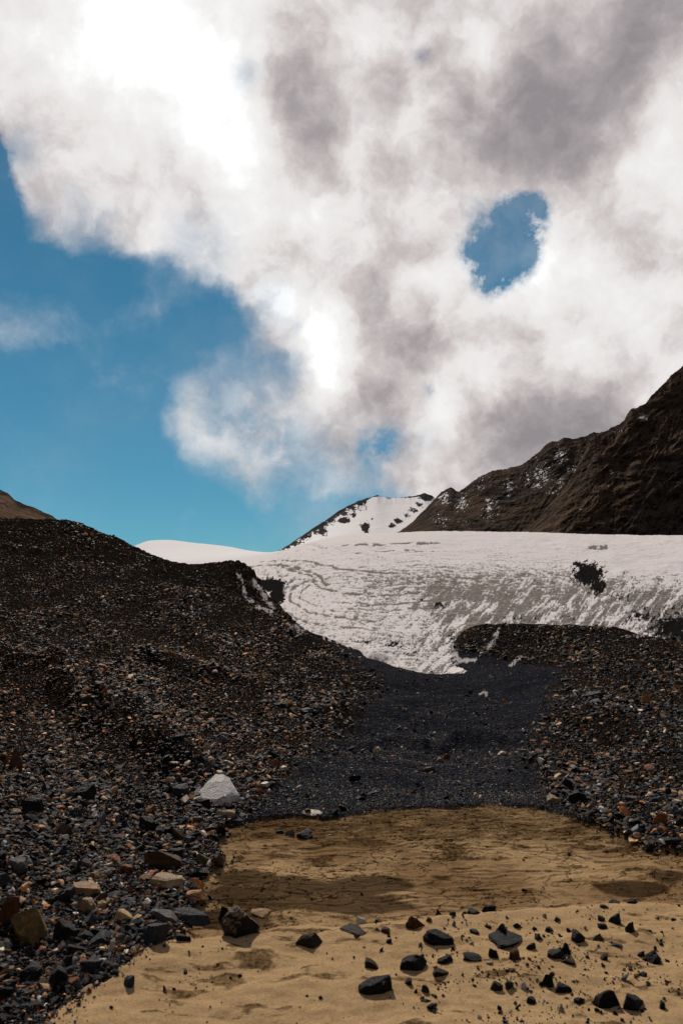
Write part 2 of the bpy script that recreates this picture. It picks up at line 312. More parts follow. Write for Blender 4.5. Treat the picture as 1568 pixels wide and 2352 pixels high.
def ground_full(X, Y, info=False):
    Z = ground_base(X, Y)
    px, row = px_of(X, Y, Z)
    sm = sandmask(px, row, X, Y)
    # --- sand relief
    bank = 2172 - .085 * np.clip(px - 420, 0, 900) + 16 * fbm(X * 1.5, Y * .6, 3, 34)
    nearb = sstep(row, bank - 26, bank + 14)                       # the near bank of soft sand
    wob = fbm(X * 1.3, Y * 2.2, 4, 31)
    zs = .035 * wob + .005 * fbm(X * 6, Y * 9, 3, 33)
    zs = zs + nearb * (.075 + .02 * fbm(X * 3, Y * 3, 3, 35))
    # flat plates parted by lips in the middle of the pan
    lip = fbm(X * .7 + .8 * fbm(X * 1.1, Y * 1.4, 3, 38), Y * 2.4, 3, 37); saw = (lip * 4.5) % 1.0
    zs = zs + (1 - nearb) * sstep(row, 1905, 1950) * (.012 * saw ** 3)
    # rough rippled mud at the back
    bk = (1 - sstep(row, 1905, 1975))
    zs = zs + bk * .014 * ridged(X * 5, Y * 11, 4, 41)
    crk = np.abs(fbm(X * 2.3, Y * 3.6, 4, 43, .6)); cr = (1 - sstep(crk, 0, .016)) * sstep(fbm(X * .8, Y * .9, 2, 44), -.12, .12) * (1 - nearb)
    zs = zs - cr * .022
    # --- rough stony ground
    q = np.clip(Y / 9, .5, 6)
    zr = .05 * q * fbm(X * 2.2 / q, Y * 2.2 / q, 4, 51) + .03 * q * ridged(X * 5 / q, Y * 5 / q, 2, 53)
    grav = gravel_zone(px, row)
    zr = zr * (1.5 - 1.05 * grav)
    # dark hollows: short steep faces turned to the viewer
    wob_ = fbm(px * .016, row * .002, 4, 58, .4); wob2_ = fbm(px * .012, row * .002, 3, 59)
    def step(cx, cy, rx, ry, h, ang=0):
        c, s_ = math.cos(ang), math.sin(ang); u = ((px - cx) * c + (row - cy) * s_) / rx; v = (-(px - cx) * s_ + (row - cy) * c) / ry + 1.3 * wob_; h = h * np.clip(.9 + .8 * wob2_, .6, 1.1)
        return h * np.exp(-u * u) * (1 - sstep(v, -1, 1)) * np.exp(-np.clip(-v - 1, 0, 9) * .5)
    zr = zr + step(270, 1700, 200, 38, .75, .45) + step(150, 1640, 130, 24, .25, .4) + step(390, 1775, 100, 12, .25, .25) + step(1370, 1700, 130, 18, .55, .25) + step(60, 1560, 160, 14, .4, .3) + step(420, 1560, 200, 12, .35, .2) + step(1000, 1722, 210, 9, .34, -.05) + step(705, 1785, 60, 9, .16, 0.1) + step(1240, 1775, 90, 8, .2, .1) + step(830, 1660, 120, 7, .25, .1)
    zr = zr + step(1110, 1575, 130, 7, .16, 0) 
    zr = zr + grav * .26 * q * fbm(X * .30 / q**.5 + 3, Y * .75 / q**.5, 4, 60, .45) * sstep(Y, 9.2, 12) * (1 - sstep(Y, 30, 45))
    zr = zr + .014 * Y * (ridged(px * .03, row * .05, 4, 55, .6) - .5) * np.exp(-((px - 565) / 70) ** 2 - ((row - 1335) / 45) ** 2)
    zr = zr + .007 * Y * fbm(px * .035, row * .04, 5, 57) * sstep(Y, 44, 58) * sstep(px, 900, 1010)
    zr = zr * (1 - .7 * sstep(Y, 40, 50) * sstep(px, 900, 1010))
    smf = sm.astype(float)
    Z2 = Z + np.where(sm, zs, zr * .9 + .03)
    if info: return Z2, px, row, smf, nearb, grav, cr
    return Z2
ns_a, aw = 980, None
acol = np.concatenate([a_px(np.linspace(-1900, -60, 90, endpoint=False)), a_px(np.linspace(-60, 1640, ns_a)), a_px(np.linspace(1645, 3600, 90))])
yrow = np.concatenate([np.linspace(1.25, 4.5, 60, endpoint=False), np.linspace(4.5, 9.6, 520, endpoint=False), np.exp(np.linspace(math.log(9.6), math.log(169), 620))])
AA, YY = np.meshgrid(acol, yrow); XX = AA * YY
Zg, gpx, grow, gs, gnear, ggrav, gcr = ground_full(XX, YY, True)
# damp sand and the shade of its slopes, both painted as darker colour
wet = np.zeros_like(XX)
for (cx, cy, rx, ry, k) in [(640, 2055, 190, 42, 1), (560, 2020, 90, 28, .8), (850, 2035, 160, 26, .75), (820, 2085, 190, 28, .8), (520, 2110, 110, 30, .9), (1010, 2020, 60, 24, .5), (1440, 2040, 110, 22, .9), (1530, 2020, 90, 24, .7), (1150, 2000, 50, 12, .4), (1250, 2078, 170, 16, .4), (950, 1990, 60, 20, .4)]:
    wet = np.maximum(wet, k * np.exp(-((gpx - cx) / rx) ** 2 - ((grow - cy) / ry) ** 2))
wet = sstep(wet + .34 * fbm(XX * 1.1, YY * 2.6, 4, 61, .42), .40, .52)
crust = sstep(fbm(XX * 2.4, YY * 5.4, 5, 63, .6) + .34 * (1 - sstep(grow, 1900, 2010)) - .16, .04, .20)
for (cx, cy, rx, ry, k) in [(590, 2230, 75, 30, .9), (520, 2280, 90, 25, .8), (650, 2160, 150, 14, .8), (440, 2310, 60, 20, .5), (1480, 2170, 50, 18, .6), (1440, 2290, 25, 16, .7)]:
    crust = np.maximum(crust, sstep(k * np.exp(-((gpx - cx) / rx) ** 2 - ((grow - cy) / ry) ** 2) + .5 * fbm(XX * 8, YY * 10, 4, 65), .45, .65))
crust = np.maximum(crust, (1 - sstep(grow + 14 * fbm(XX * 2, YY * 2, 3, 66), 1885, 1965)) * (.55 + .45 * sstep(fbm(XX * 5, YY * 9, 4, 67, .65), -.1, .12)))
# snow left on the moraine
snow = np.zeros_like(XX)
for (cx, cy, rx, ry, k) in [(1110, 1588, 14, 3, .9), (1390, 1443, 40, 4, .8), (1230, 1500, 8, 5, .7), (1255, 1440, 30, 4, .6), (1460, 1462, 40, 6, .8), (1520, 1470, 30, 6, .7)]:
    snow = np.maximum(snow, k * np.exp(-((gpx - cx) / rx) ** 2 - ((grow - cy) / ry) ** 2))
for pts, w_ in [([(583, 1342), (609, 1381), (627, 1408)], 8), ([(548, 1326), (558, 1346)], 6), ([(560, 1365), (577, 1388)], 7), ([(590, 1398), (626, 1421)], 6), ([(664, 1441), (697, 1456)], 8), ([(745, 1466), (800, 1486)], 6), ([(840, 1480), (880, 1506)], 8), ([(1047, 1522), (1090, 1517)], 7), ([(1112, 1496), (1132, 1474), (1142, 1455)], 8), ([(1172, 1530), (1196, 1512)], 6), ([(1035, 1440), (1032, 1480), (1046, 1520)], 14)]:
    m_ = (grow > 1250) & (grow < 1600) & (gpx > 450) & (gpx < 1300); snow[m_] = np.maximum(snow[m_], 1.0 * np.exp(-(polydist(gpx[m_], grow[m_], pts, 1.0) / w_) ** 2))
snow = sstep(.8 * snow + 1.0 * fbm(gpx * .09, grow * .11, 5, 71, .68), .52, .64) * sstep(snow, .08, .3)
Vg = np.stack([XX, YY, Zg], -1).reshape(-1, 3)
# a coarse apron under and behind the viewer, so the sheet has no hole at the camera
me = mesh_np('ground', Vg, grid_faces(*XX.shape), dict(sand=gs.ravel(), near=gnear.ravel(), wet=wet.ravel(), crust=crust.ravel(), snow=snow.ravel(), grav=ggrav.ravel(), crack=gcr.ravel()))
m, g, b = new_mat('ground_material'); P = NN(g.t, 'ShaderNodeNewGeometry').outputs['Position']
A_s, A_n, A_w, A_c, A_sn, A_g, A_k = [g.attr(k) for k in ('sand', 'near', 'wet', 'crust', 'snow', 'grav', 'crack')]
fine = g.noise(P, 60, 5, .7); mid = g.noise(P, 5, 5, .6); grain = g.noise(P, 260, 2, .6)
dry = g.mix(mid, (.33, .222, .118), (.49, .348, .195)); dry = g.mix(g.mr(fine, .35, .75), dry, (.28, .17, .08))
wet_shade_col = g.mix(fine, (.032, .019, .009), (.062, .038, .019))
crc = g.mix(g.mr(g.noise(P, 34, 5, .75), .38, .6), (.026, .016, .008), (.20, .125, .06))
sc = g.mix(g.m('MULTIPLY', A_w, .85), dry, wet_shade_col); sc = g.mix(g.m('MULTIPLY', A_c, .85), sc, crc)
vs = g.v('MULTIPLY', P, (1.0, 1.5, 1.0)); vs = g.v('ADD', vs, g.v('SCALE', g.noise(P, 5.0, 4, .6, col=True), sc=.28))
ce = g.vor(vs, 2.6, 'DISTANCE_TO_EDGE'); ce2 = g.vor(g.v('ADD', vs, g.v('SCALE', g.noise(P, 14.0, 4, .6, col=True), sc=.12)), 7.5, 'DISTANCE_TO_EDGE')
crm = g.m('MAXIMUM', g.m('MULTIPLY', g.mr(ce, .0, .040, 1, 0), g.mr(g.noise(P, 1.3, 3, .6), .46, .56)), g.m('MULTIPLY', g.mr(ce2, .0, .075, .9, 0), g.mr(g.noise(P, 2.1, 4, .6), .53, .62))); crm = g.m('MULTIPLY', crm, g.m('SUBTRACT', 1.0, A_n))
crm = g.m('MAXIMUM', crm, g.m('MULTIPLY', A_k, .8))
sc = g.mix(g.m('MULTIPLY', crm, .9), sc, (.06, .036, .018))
# stony ground: every cell a chip of stone
vc = g.vor(P, 34, 'F1', 'Color'); vc2 = g.vor(P, 9, 'F1', 'Color')
def chips(c):
    sp = NN(g.t, 'ShaderNodeSeparateColor'); g.t.links.new(c, sp.inputs[0])
    return g.ramp(sp.outputs[0], [(0, (.002, .002, .0025)), (.5, (.004, .0042, .0052)), (.72, (.011, .012, .015)), (.82, (.014, .010, .006)), (.88, (.05, .030, .015)), (.95, (.09, .07, .05)), (1, (.20, .165, .13))])
rc = g.mix(.5, chips(vc), chips(vc2)); rc = g.mix(g.m('MULTIPLY', A_g, .8), rc, g.mix(g.vor(P, 50, 'F1', 'Distance'), (.003, .0032, .004), (.013, .0142, .018)))
rc = g.mix(1.0, rc, g.mix(A_g, (.55, .52, .50), (2.05, 2.15, 2.45)), "MULTIPLY"); rc = g.mix(g.m('MULTIPLY', g.m('SUBTRACT', 1.0, A_g), g.mr(g.noise(P, .25, 4, .6), .35, .6, .25, .7)), rc, (.0165, .0125, .0092))
sc = g.mix(g.m('MULTIPLY', g.m('SUBTRACT', 1.0, A_n), g.mr(g.noise(P, .8, 4, .55), .38, .62, .05, .9)), sc, g.mix(1.0, sc, (.50, .45, .40), 'MULTIPLY'))
pf_ = g.noise(g.v('MULTIPLY', P, (1.0, 2.2, 1.0)), 7.0, 6, .72); flk = g.m('MULTIPLY', g.m('MULTIPLY', g.mr(pf_, .50, .60), g.m('SUBTRACT', 1.0, g.m('MULTIPLY', A_n, .6))), g.m('MULTIPLY_ADD', A_c, .75, .28)); sc = g.mix(flk, sc, g.mix(1.0, sc, (.30, .27, .24), 'MULTIPLY'))
col = g.mix(A_s, rc, sc); col = g.mix(A_sn, col, g.mix(fine, (.34, .31, .30), (.62, .59, .60)))
hs = g.m('ADD', g.m('MULTIPLY', fine, .35), g.m('MULTIPLY', crm, -1.0)); hs = g.m('ADD', hs, g.m('MULTIPLY', g.m('MULTIPLY', A_c, g.noise(P, 40, 5, .75)), 1.4)); hs = g.m('ADD', hs, g.m('MULTIPLY', grain, .10))
bs = g.bump(hs, .6, .010)
hr = g.m('ADD', g.m('MULTIPLY', g.vor(P, 34), 1.0), g.m('MULTIPLY', g.vor(P, 9), 2.5)); br = g.bump(hr, 1.0, .03)
nm = NN(g.t, 'ShaderNodeMix', data_type='VECTOR'); g.t.links.new(A_s, nm.inputs[0]); g.t.links.new(br, nm.inputs[4]); g.t.links.new(bs, nm.inputs[5])
setp(g, b, color=col, rough=.95, spec=0.0, normal=nm.outputs[1])
link(me, 'ground', m, 'tan mud pan running back into dark stony slopes and moraine', 'ground', 'structure')

# ------------------------------------------------------------------ glacier with the far snow dome
LY = [42, 48, 56, 66, 80, 100, 130, 180, 250, 350, 450, 600, 800, 1100, 1400, 1900]
def gl(left, k):  # rows for the first columns
    return left
LC = {
 -300: [-9, -9, -9, -9, -9, -9, -8, -5, 0, 8, 12, 20, 28, 40, 50, 30],
 250: [-9, -9, -9, -9, -9, -9, -8, -4, 1320, 1310, 1305, 1300, 1295, 1285, 1275, 1285],
 318: [-9, -9, -9, -9, -9, -9, -8, -4, 1318, 1308, 1303, 1297, 1290, 1272, 1251, 1262],
 345: [-9, -9, -9, -9, -9, -9, -8, -4, 1316, 1306, 1301, 1295, 1287, 1265, 1241.5, 1256],
 385: [-9, -9, -9, -9, -9, -9, -8, -4, 1314, 1305, 1299, 1293, 1284, 1262, 1240, 1255],
 440: [-9, -9, -9, -9, -9, -9, -8, 1340, 1314, 1304, 1298, 1292, 1282, 1262, 1246, 1258],
 530: [-9, -9, -9, -9, -9, -9, 1360, 1330, 1313, 1302, 1294, 1286, 1277, 1266, 1256, 1262],
 570: [-9, -9, -9, -9, -9, 1400, 1360, 1330, 1311, 1298, 1289, 1280, 1273, 1267, 1264, 1270],
 620: [-9, -9, -9, -9, 1440, 1395, 1355, 1325, 1304, 1289, 1281, 1273, 1269, 1268.5, 1269, 1274],
 660: [-9, -9, -9, 1465, 1425, 1390, 1353, 1320, 1298, 1281, 1272, 1261, 1263, 1265, 1267, 1274],
 700: [-9, -9, 1490, 1458, 1422, 1388, 1350, 1315, 1288, 1268, 1257, 1248, 30, 30, 30, 30],
 760: [-9, -9, 1488, 1452, 1418, 1382, 1344, 1306, 1276, 1252, 1241, 1234, 29, 30, 30, 30],
 850: [-9, 1495, 1478, 1445, 1410, 1374, 1336, 1298, 1266, 1241, 1229, 1224, 29, 30, 30, 30],
 920: [1545, 1515, 1485, 1450, 1413, 1374, 1334, 1293, 1260, 1235, 1223, 28, 29, 30, 30, 30],
 1000: [1550, 1528, 1490, 1452, 1413, 1373, 1332, 1290, 1256, 1231, 1220, 28, 29, 30, 30, 30],
 1200: [1550, 1530, 1492, 1454, 1414, 1374, 1332, 1290, 1256, 1232, 1222, 28, 29, 30, 30, 30],
 1400: [1550, 1535, 1500, 1460, 1418, 1377, 1335, 1293, 1260, 1238, 1228, 28, 29, 30, 30, 30],
 1568: [1550, 1538, 1510, 1474, 1430, 1386, 1342, 1298, 1264, 1241, 1230, 28, 29, 30, 30, 30],
 1900: [-9, -7, -5, -4, -2, 1, 3, 8, 15, 22, 26, 28, 29, 30, 30, 30],
 2600: [-9, -7, -5, -4, -2, 1, 3, 8, 15, 22, 26, 28, 29, 30, 30, 30]}
LF = Field(LY, LC)
acl = a_px(np.concatenate([np.linspace(-300, 280, 60, endpoint=False), np.linspace(280, 1600, 1100), np.linspace(1602, 2600, 60)]))
yl = np.exp(np.linspace(math.log(42), math.log(480), 620)); yl = np.concatenate([yl, np.exp(np.linspace(math.log(485), math.log(1900), 160))])
AL, YL = np.meshgrid(acl, yl); XL = AL * YL; ZL = LF(XL, YL); lp, lr = px_of(XL, YL, ZL)
wx = lp + 26 * fbm(lp * .012, lr * .02, 3, 81); wy = lr + 7 * fbm(lp * .02, lr * .03, 3, 82)
# flow bands bend round the left lobe and run level on the right
lobe = np.exp(-((lp - 715) / 95) ** 2 - ((lr - 1378) / 46) ** 2)
arch = 34 * np.exp(-((lp - 680) / 62) ** 2) * sstep(lr, 1420, 1300)
fl = np.hypot(np.minimum(wx - 860, 0) * .9, 2.6 * (wy + arch * .6 - 1372 - .02 * (lp - 860)))
band = fbm(fl * .16, np.maximum(wx, 700) * .010, 5, 83, .65); thin = fbm(fl * .30, wx * .028, 4, 85, .65)
diag = fbm((lp * .55 + lr * 1.5) * .022, (lp * 1.1 - lr * .9) * .010 * .5, 4, 87); 
u1 = lp * .72 + lr * .69; u2 = lp * .69 - lr * .72
stre = fbm(u1 * .055, u2 * .012, 5, 88, .62)            # streaks leaning up to the right
spk = fbm(lp * .17, lr * .30, 4, 89, .7)
low = sstep(lr, 1290, 1420)
right = sstep(lp, 900, 1060)
stre2 = fbm(u1 * .13, u2 * .045, 5, 97, .68); hdash = fbm(wx * .045, wy * .24, 4, 98, .66) * (1 - .8 * right * low)
dirt = .13 + .40 * band * (1 - .55 * right * low) * (1 - .8 * lobe) + .22 * thin * (1 - .5 * right) * (1 - .8 * lobe) + 1.1 * stre2 * low * (.3 + .7 * right) + .45 * fbm(lp * .14, lr * .22, 4, 99, .75) * sstep(lr, 1250, 1340) + .75 * hdash * sstep(lr, 1280, 1330) * (1 - .85 * lobe) - .08 * lobe + 1.5 * stre * low * (.25 + .75 * right) + .45 * spk * (.5 + .8 * low)
dirt = dirt + .30 * low * right + .20 * np.exp(-((lp - 1120) / 300) ** 2 - ((lr - 1350) / 45) ** 2) - .18 * sstep(lr, 1262, 1232) + .10 * np.exp(-((lp - 950) / 250) ** 2 - ((lr - 1330) / 26) ** 2) - .20 * sstep(lr, 1310, 1290) * sstep(lp, 640, 600)
dirt = dirt - .30 * np.exp(-((lp - 1480) / 110) ** 2 - ((lr - 1290) / 30) ** 2)
dirt = np.where(lp < 620, dirt * (.25 + .75 * sstep(lr, 1268, 1300)), dirt)
qx = lp + 7 * fbm(lp * .04, lr * .06, 3, 86); qy = lr + 3 * fbm(lp * .04, lr * .06, 3, 90); brk = sstep(fbm(lp * .05, lr * .12, 3, 92), -.35, .1)
for pts, wd_, am in [([(575, 1301), (620, 1296), (665, 1299), (705, 1309), (735, 1324), (752, 1342)], 3.0, .9), ([(640, 1301), (680, 1310), (712, 1324), (728, 1342), (738, 1352)], 2.4, .8), ([(600, 1290), (660, 1286), (720, 1292), (770, 1303), (840, 1312), (950, 1318)], 2.6, .5),
                     ([(860, 1428), (784, 1419), (712, 1406), (674, 1388), (664, 1368), (676, 1346), (706, 1334)], 2.6, .6), ([(860, 1446), (760, 1436), (690, 1424), (655, 1404), (648, 1376), (656, 1350), (676, 1330)], 2.4, .5), ([(850, 1412), (780, 1404), (724, 1390), (692, 1374), (690, 1356), (712, 1344)], 2.2, .4),
                     ([(740, 1352), (790, 1362), (860, 1366), (960, 1362)], 3, .45), ([(760, 1380), (850, 1388), (960, 1384), (1040, 1374)], 3, .5), ([(800, 1398), (900, 1400), (1010, 1392)], 3, .6), ([(784, 1252), (900, 1249), (1010, 1250)], 2.5, .45), ([(820, 1268), (920, 1264), (1000, 1266)], 2, .3), ([(1350, 1260), (1390, 1256)], 4, .5)]:
    dirt = dirt + 1.6 * am * brk * np.exp(-(polydist(qx, qy, pts) / wd_) ** 2)
deb = np.zeros_like(lp)
for (cx, cy, rx, ry, k) in [(615, 1343, 36, 13, 2.2), (636, 1366, 16, 22, 2.0), (640, 1340, 14, 8, 1.6), (905, 1478, 34, 16, .75), (830, 1474, 50, 7, .8), (950, 1500, 26, 20, .5), (1000, 1500, 30, 22, .42), (1350, 1318, 36, 24, 1.7), (1372, 1345, 20, 20, 1.4), (1330, 1297, 24, 9, 1.2), (1010, 1390, 16, 8, .9), (1555, 1440, 70, 36, 1.3), (1470, 1415, 60, 22, .72), (1568, 1395, 60, 16, .6), (1490, 1470, 60, 18, .8), (990, 1465, 50, 14, .42), (900, 1403, 14, 5, .7), (930, 1500, 20, 12, .5), (1040, 1470, 24, 30, .55), (1420, 1370, 40, 20, .5), (965, 1378, 14, 4, .6), (1240, 1420, 150, 9, .42)]:
    deb = np.maximum(deb, k * np.exp(-((lp - cx) / rx) ** 2 - ((lr - cy) / ry) ** 2))
deb = sstep(.85 * deb + 1.3 * fbm(u1 * .13, u2 * .09, 6, 91, .72), .50, .60) * sstep(deb, .05, .3)
dirt = sstep(dirt, .14, .46)
ZL = ZL + (.003 * (band * .6 + thin * .15) - .002 * dirt) * YL * .55 * sstep(YL, 40, 60) * (1 - sstep(YL, 400, 700)) + deb * .03 * sstep(YL, 40, 60)
ZL = ZL + .0035 * YL * fbm(XL / YL * 14, np.log(YL) * 9, 3, 93) * (1 - sstep(YL, 300, 420)) * sstep(YL, 46, 60)
me = mesh_np('glacier', np.stack([XL, YL, ZL], -1).reshape(-1, 3), grid_faces(*XL.shape), dict(dirt=dirt.ravel(), deb=deb.ravel(), far=sstep(YL, 480, 900).ravel(), spk=spk.ravel()))
m, g, b = new_mat('glacier_material'); P = NN(g.t, 'ShaderNodeNewGeometry').outputs['Position']
D, B_, F_ = g.attr('dirt'), g.attr('deb'), g.attr('far')
fn = g.noise(P, 1.6, 6, .7); fm = g.noise(P, .25, 4, .6)
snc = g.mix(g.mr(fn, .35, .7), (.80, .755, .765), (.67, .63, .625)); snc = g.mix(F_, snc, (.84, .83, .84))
dc = g.mix(fn, (.075, .063, .052), (.165, .142, .12))
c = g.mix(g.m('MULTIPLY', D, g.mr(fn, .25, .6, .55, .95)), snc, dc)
c = g.mix(B_, c, g.mix(fn, (.006, .0065, .007), (.022, .020, .018)))
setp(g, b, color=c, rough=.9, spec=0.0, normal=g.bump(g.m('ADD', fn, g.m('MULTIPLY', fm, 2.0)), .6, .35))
link(me, 'glacier', m, 'dirty white glacier with curved grey bands descending to the moraine', 'glacier', 'structure')

# ------------------------------------------------------------------ mountains
def massif(name, label, cat, prof, base, Yb, Yr, mat, seed, pr, relief, slant=0.0, n=(500, 260), freq=(.012, .012), back=.5, jag=1.5, xtra=None, vs_=.8):
    """a mountain face rising from picture rows `base` at distance Yb to the crest rows `prof` at distance Yr, with its back slope"""
    pxs = np.linspace(pr[0], pr[1], n[0]); pf = np.array(prof, float); bf = np.array(base, float)
    top = np.interp(pxs, pf[:, 0], pf[:, 1]); kw = max(3, int(46 / (pxs[1] - pxs[0]))) | 1; kk_ = np.hanning(kw + 2)[1:-1]; tsm = np.convolve(np.pad(top, kw // 2, mode='edge'), kk_ / kk_.sum(), mode='valid'); bot = np.interp(pxs, bf[:, 0], bf[:, 1])
    jg = jag * 1.6 * fbm(pxs * .055, pxs * 0, 4, seed + 5, .6) - jag * .8 * np.maximum(gn(pxs * .11, pxs * 0, seed + 9), 0)
    nb = max(8, int(n[1] * .18)); t = np.concatenate([np.linspace(0, 1, n[1]), 1 + np.linspace(0, 1, nb + 1)[1:]])
    T, PX = np.meshgrid(t, pxs, indexing='ij'); TP = np.minimum(T, 1)
    yb = Yb(PX) if callable(Yb) else Yb; yr = Yr(PX) if callable(Yr) else Yr
    R = bot[None] * (1 - TP) + tsm[None] * TP + (jg + top - tsm)[None] * sstep(TP, .78, 1.0)
    Yc = yb + (yr - yb) * TP ** 1.15
    E = e_row(R); Z = H + E * Yc; A = a_px(PX)
    u = (PX + slant * (R - 1200)) * freq[0]; v = (R) * freq[1]
    wu = .4 * fbm(u * .45, v * .45, 3, seed + 7); rel = .70 * ridged(u * .8 + wu, v * vs_ + wu * .5, 7, seed, .64) - .5 + .6 * fbm(u * .35 + 9, v * .3, 3, seed + 3)
    env = sstep(TP, 0, .06) * (1 - .75 * sstep(TP, .90, 1.0))
    Yd = Yc - relief * rel * env
    Z2 = np.where(T > 1, Z - (T - 1) * back * (Z.max() - Z.min()) * 1.2, H + E * Yd + 0 * Z)
    Yd = np.where(T > 1, Yd + (T - 1) * (yr - yb) * .9 + 20 * (T - 1), Yd)
    V = np.stack([A * Yd, Yd, Z2], -1).reshape(-1, 3)
    at = dict(rel=rel.ravel(), tt=TP.ravel())
    for k, f in (xtra or {}).items(): at[k] = f(PX, R, rel, TP).ravel()
    me = mesh_np(name, V, grid_faces(*PX.shape), at)
    return link(me, name, mat, label, cat, 'structure')
def rock_mat(name, darks, browns, sc, snowy=(.90, .89, .90), bumpd=6):
    m, g, b = new_mat(name); P = NN(g.t, 'ShaderNodeNewGeometry').outputs['Position']
    a = g.noise(P, sc, 7, .62); f = g.noise(P, sc * 7, 6, .7)
    br = g.attr('brown'); sn = g.attr('snow')
    dk = g.mix(g.mr(f, .35, .65), darks[0], darks[1]); bw = g.mix(g.mr(f, .35, .65), browns[0], browns[1]); bw = g.mix(g.mr(a, .50, .72), bw, browns[2])
    c = g.mix(br, dk, bw); c = g.mix(1.0, c, (1.15, 1.13, 1.12), 'MULTIPLY'); c = g.mix(sn, c, snowy)
    hh = g.m('ADD', g.m('ADD', g.m('MULTIPLY', a, 3.0), f), g.m('MULTIPLY', g.vor(g.v('ADD', P, g.v('SCALE', g.noise(P, sc * 3, 4, .6, col=True), sc=.35 / sc)), sc * 4), 1.2)); setp(g, b, color=c, rough=.95, spec=0.0, normal=g.bump(hh, .9, bumpd))
    return m
far_rock = rock_mat('mountain_rock', ((.024, .020, .018), (.070, .058, .050)), ((.055, .039, .028), (.115, .076, .050), (.19, .115, .068)), .012, bumpd=5)
def snow_streaks(PX, R, rel, T):
    u1 = PX * .62 + R * .78; u2 = PX * .78 - R * .62
    k = np.zeros_like(PX)
    for (cx, cy, rx, ry, w_) in [(1245, 1090, 26, 34, 1), (1290, 1045, 20, 28, 1), (1210, 1100, 16, 30, .7), (1170, 1120, 18, 34, .8), (1125, 1165, 26, 34, .9), (1235, 1115, 18, 14, .9), (1290, 1110, 40, 16, .9), (1320, 1080, 26, 16, .8), (1060, 1160, 22, 30, .9), (1020, 1145, 22, 24, 1), (1100, 1110, 40, 30, .6), (1270, 1130, 30, 10, .9), (1260, 1080, 50, 60, .45), (1010, 1195, 30, 24, .8), (1360, 1020, 30, 20, .6), (1340, 1050, 20, 20, .6), (1070, 1200, 40, 16, .5)]:
        k = np.maximum(k, w_ * np.exp(-((PX - cx) / rx) ** 2 - ((R - cy) / ry) ** 2))
    nz = fbm(u1 * .26, u2 * .09, 4, 301, .7) + .4 * fbm(u1 * .45, u2 * .45, 2, 303)
    return sstep(.9 * k + 1.3 * nz - .25 * rel, .93, 1.03) * sstep(k, .08, .3)
def brown_rear(PX, R, rel, T):
    return sstep(fbm(PX * .012 + R * .01, R * .02, 4, 311) + .25 * rel + .05, -.12, .25) * .42
massif('rocky_mountain', 'dark rocky mountain flank flecked with snow behind the glacier', 'mountain',
       [(895, 1236), (920, 1218), (940, 1205), (960, 1185), (980, 1165), (1000, 1144), (1015, 1129), (1036, 1119), (1054, 1130), (1070, 1118), (1100, 1096), (1134, 1080), (1165, 1077), (1199, 1068), (1235, 1042), (1255, 1022), (1269, 1014), (1283, 1014), (1299, 1004), (1320, 1008), (1344, 1004), (1369, 992), (1384, 994), (1420, 980), (1600, 900)],
       [(900, 1235), (1600, 1262)], 640, 920, far_rock, 201, (900, 1500), 20, n=(700, 300), slant=.55, freq=(.030, .030), jag=2.2, xtra=dict(snow=snow_streaks, brown=brown_rear))
def snow_front(PX, R, rel, T):
    k = np.zeros_like(PX)
    for (cx, cy, rx, ry, w_) in [(1482, 958, 22, 16, 1), (1405, 1085, 14, 8, .95), (1425, 990, 26, 6, .9), (1450, 1000, 20, 8, .5), (1335, 1170, 12, 8, .8), (1398, 1115, 6, 8, .8), (1500, 1165, 10, 8, .7), (1540, 1125, 16, 5, .7), (1330, 1215, 12, 5, .6), (1545, 925, 12, 8, .5)]:
        k = np.maximum(k, w_ * np.exp(-((PX - cx) / rx) ** 2 - ((R - cy) / ry) ** 2))
    return sstep(k + 1.0 * fbm(PX * .16, R * .28, 4, 321, .7), .92, 1.02) * sstep(k, .12, .4)
def brown_front(PX, R, rel, T):
    line = 1040 + (1568 - PX) * 1.05                      # below this line the slope is dark scree
    q = sstep(line - R + 40 * fbm(PX * .02, R * .02, 4, 331), -14, 16)
    return .8 * np.clip(q * (.55 + .7 * sstep(rel, -.1, .35)), 0, 1) * (.65 + .35 * sstep(fbm(PX * .03, R * .03, 3, 333), -.2, .2))
massif('rocky_spur', 'steep brown rocky spur rising out of the frame on the right', 'mountain',
       [(1170, 1245), (1200, 1226), (1235, 1188), (1262, 1158), (1290, 1128), (1312, 1098), (1330, 1066), (1350, 1030), (1368, 1000), (1384, 993), (1398, 990), (1409, 982), (1425, 976), (1439, 965), (1446, 950), (1454, 940), (1470, 936), (1489, 927), (1505, 908), (1525, 888), (1539, 877), (1550, 862), (1568, 850), (1700, 735), (2000, 520), (2500, 380)],
       [(1150, 1256), (1250, 1250), (1600, 1252), (2500, 1262)], 500, 640, far_rock, 221, (1165, 2450), 20, slant=.7, n=(1200, 340), freq=(.030, .030), jag=2.0, xtra=dict(snow=snow_front, brown=brown_front))
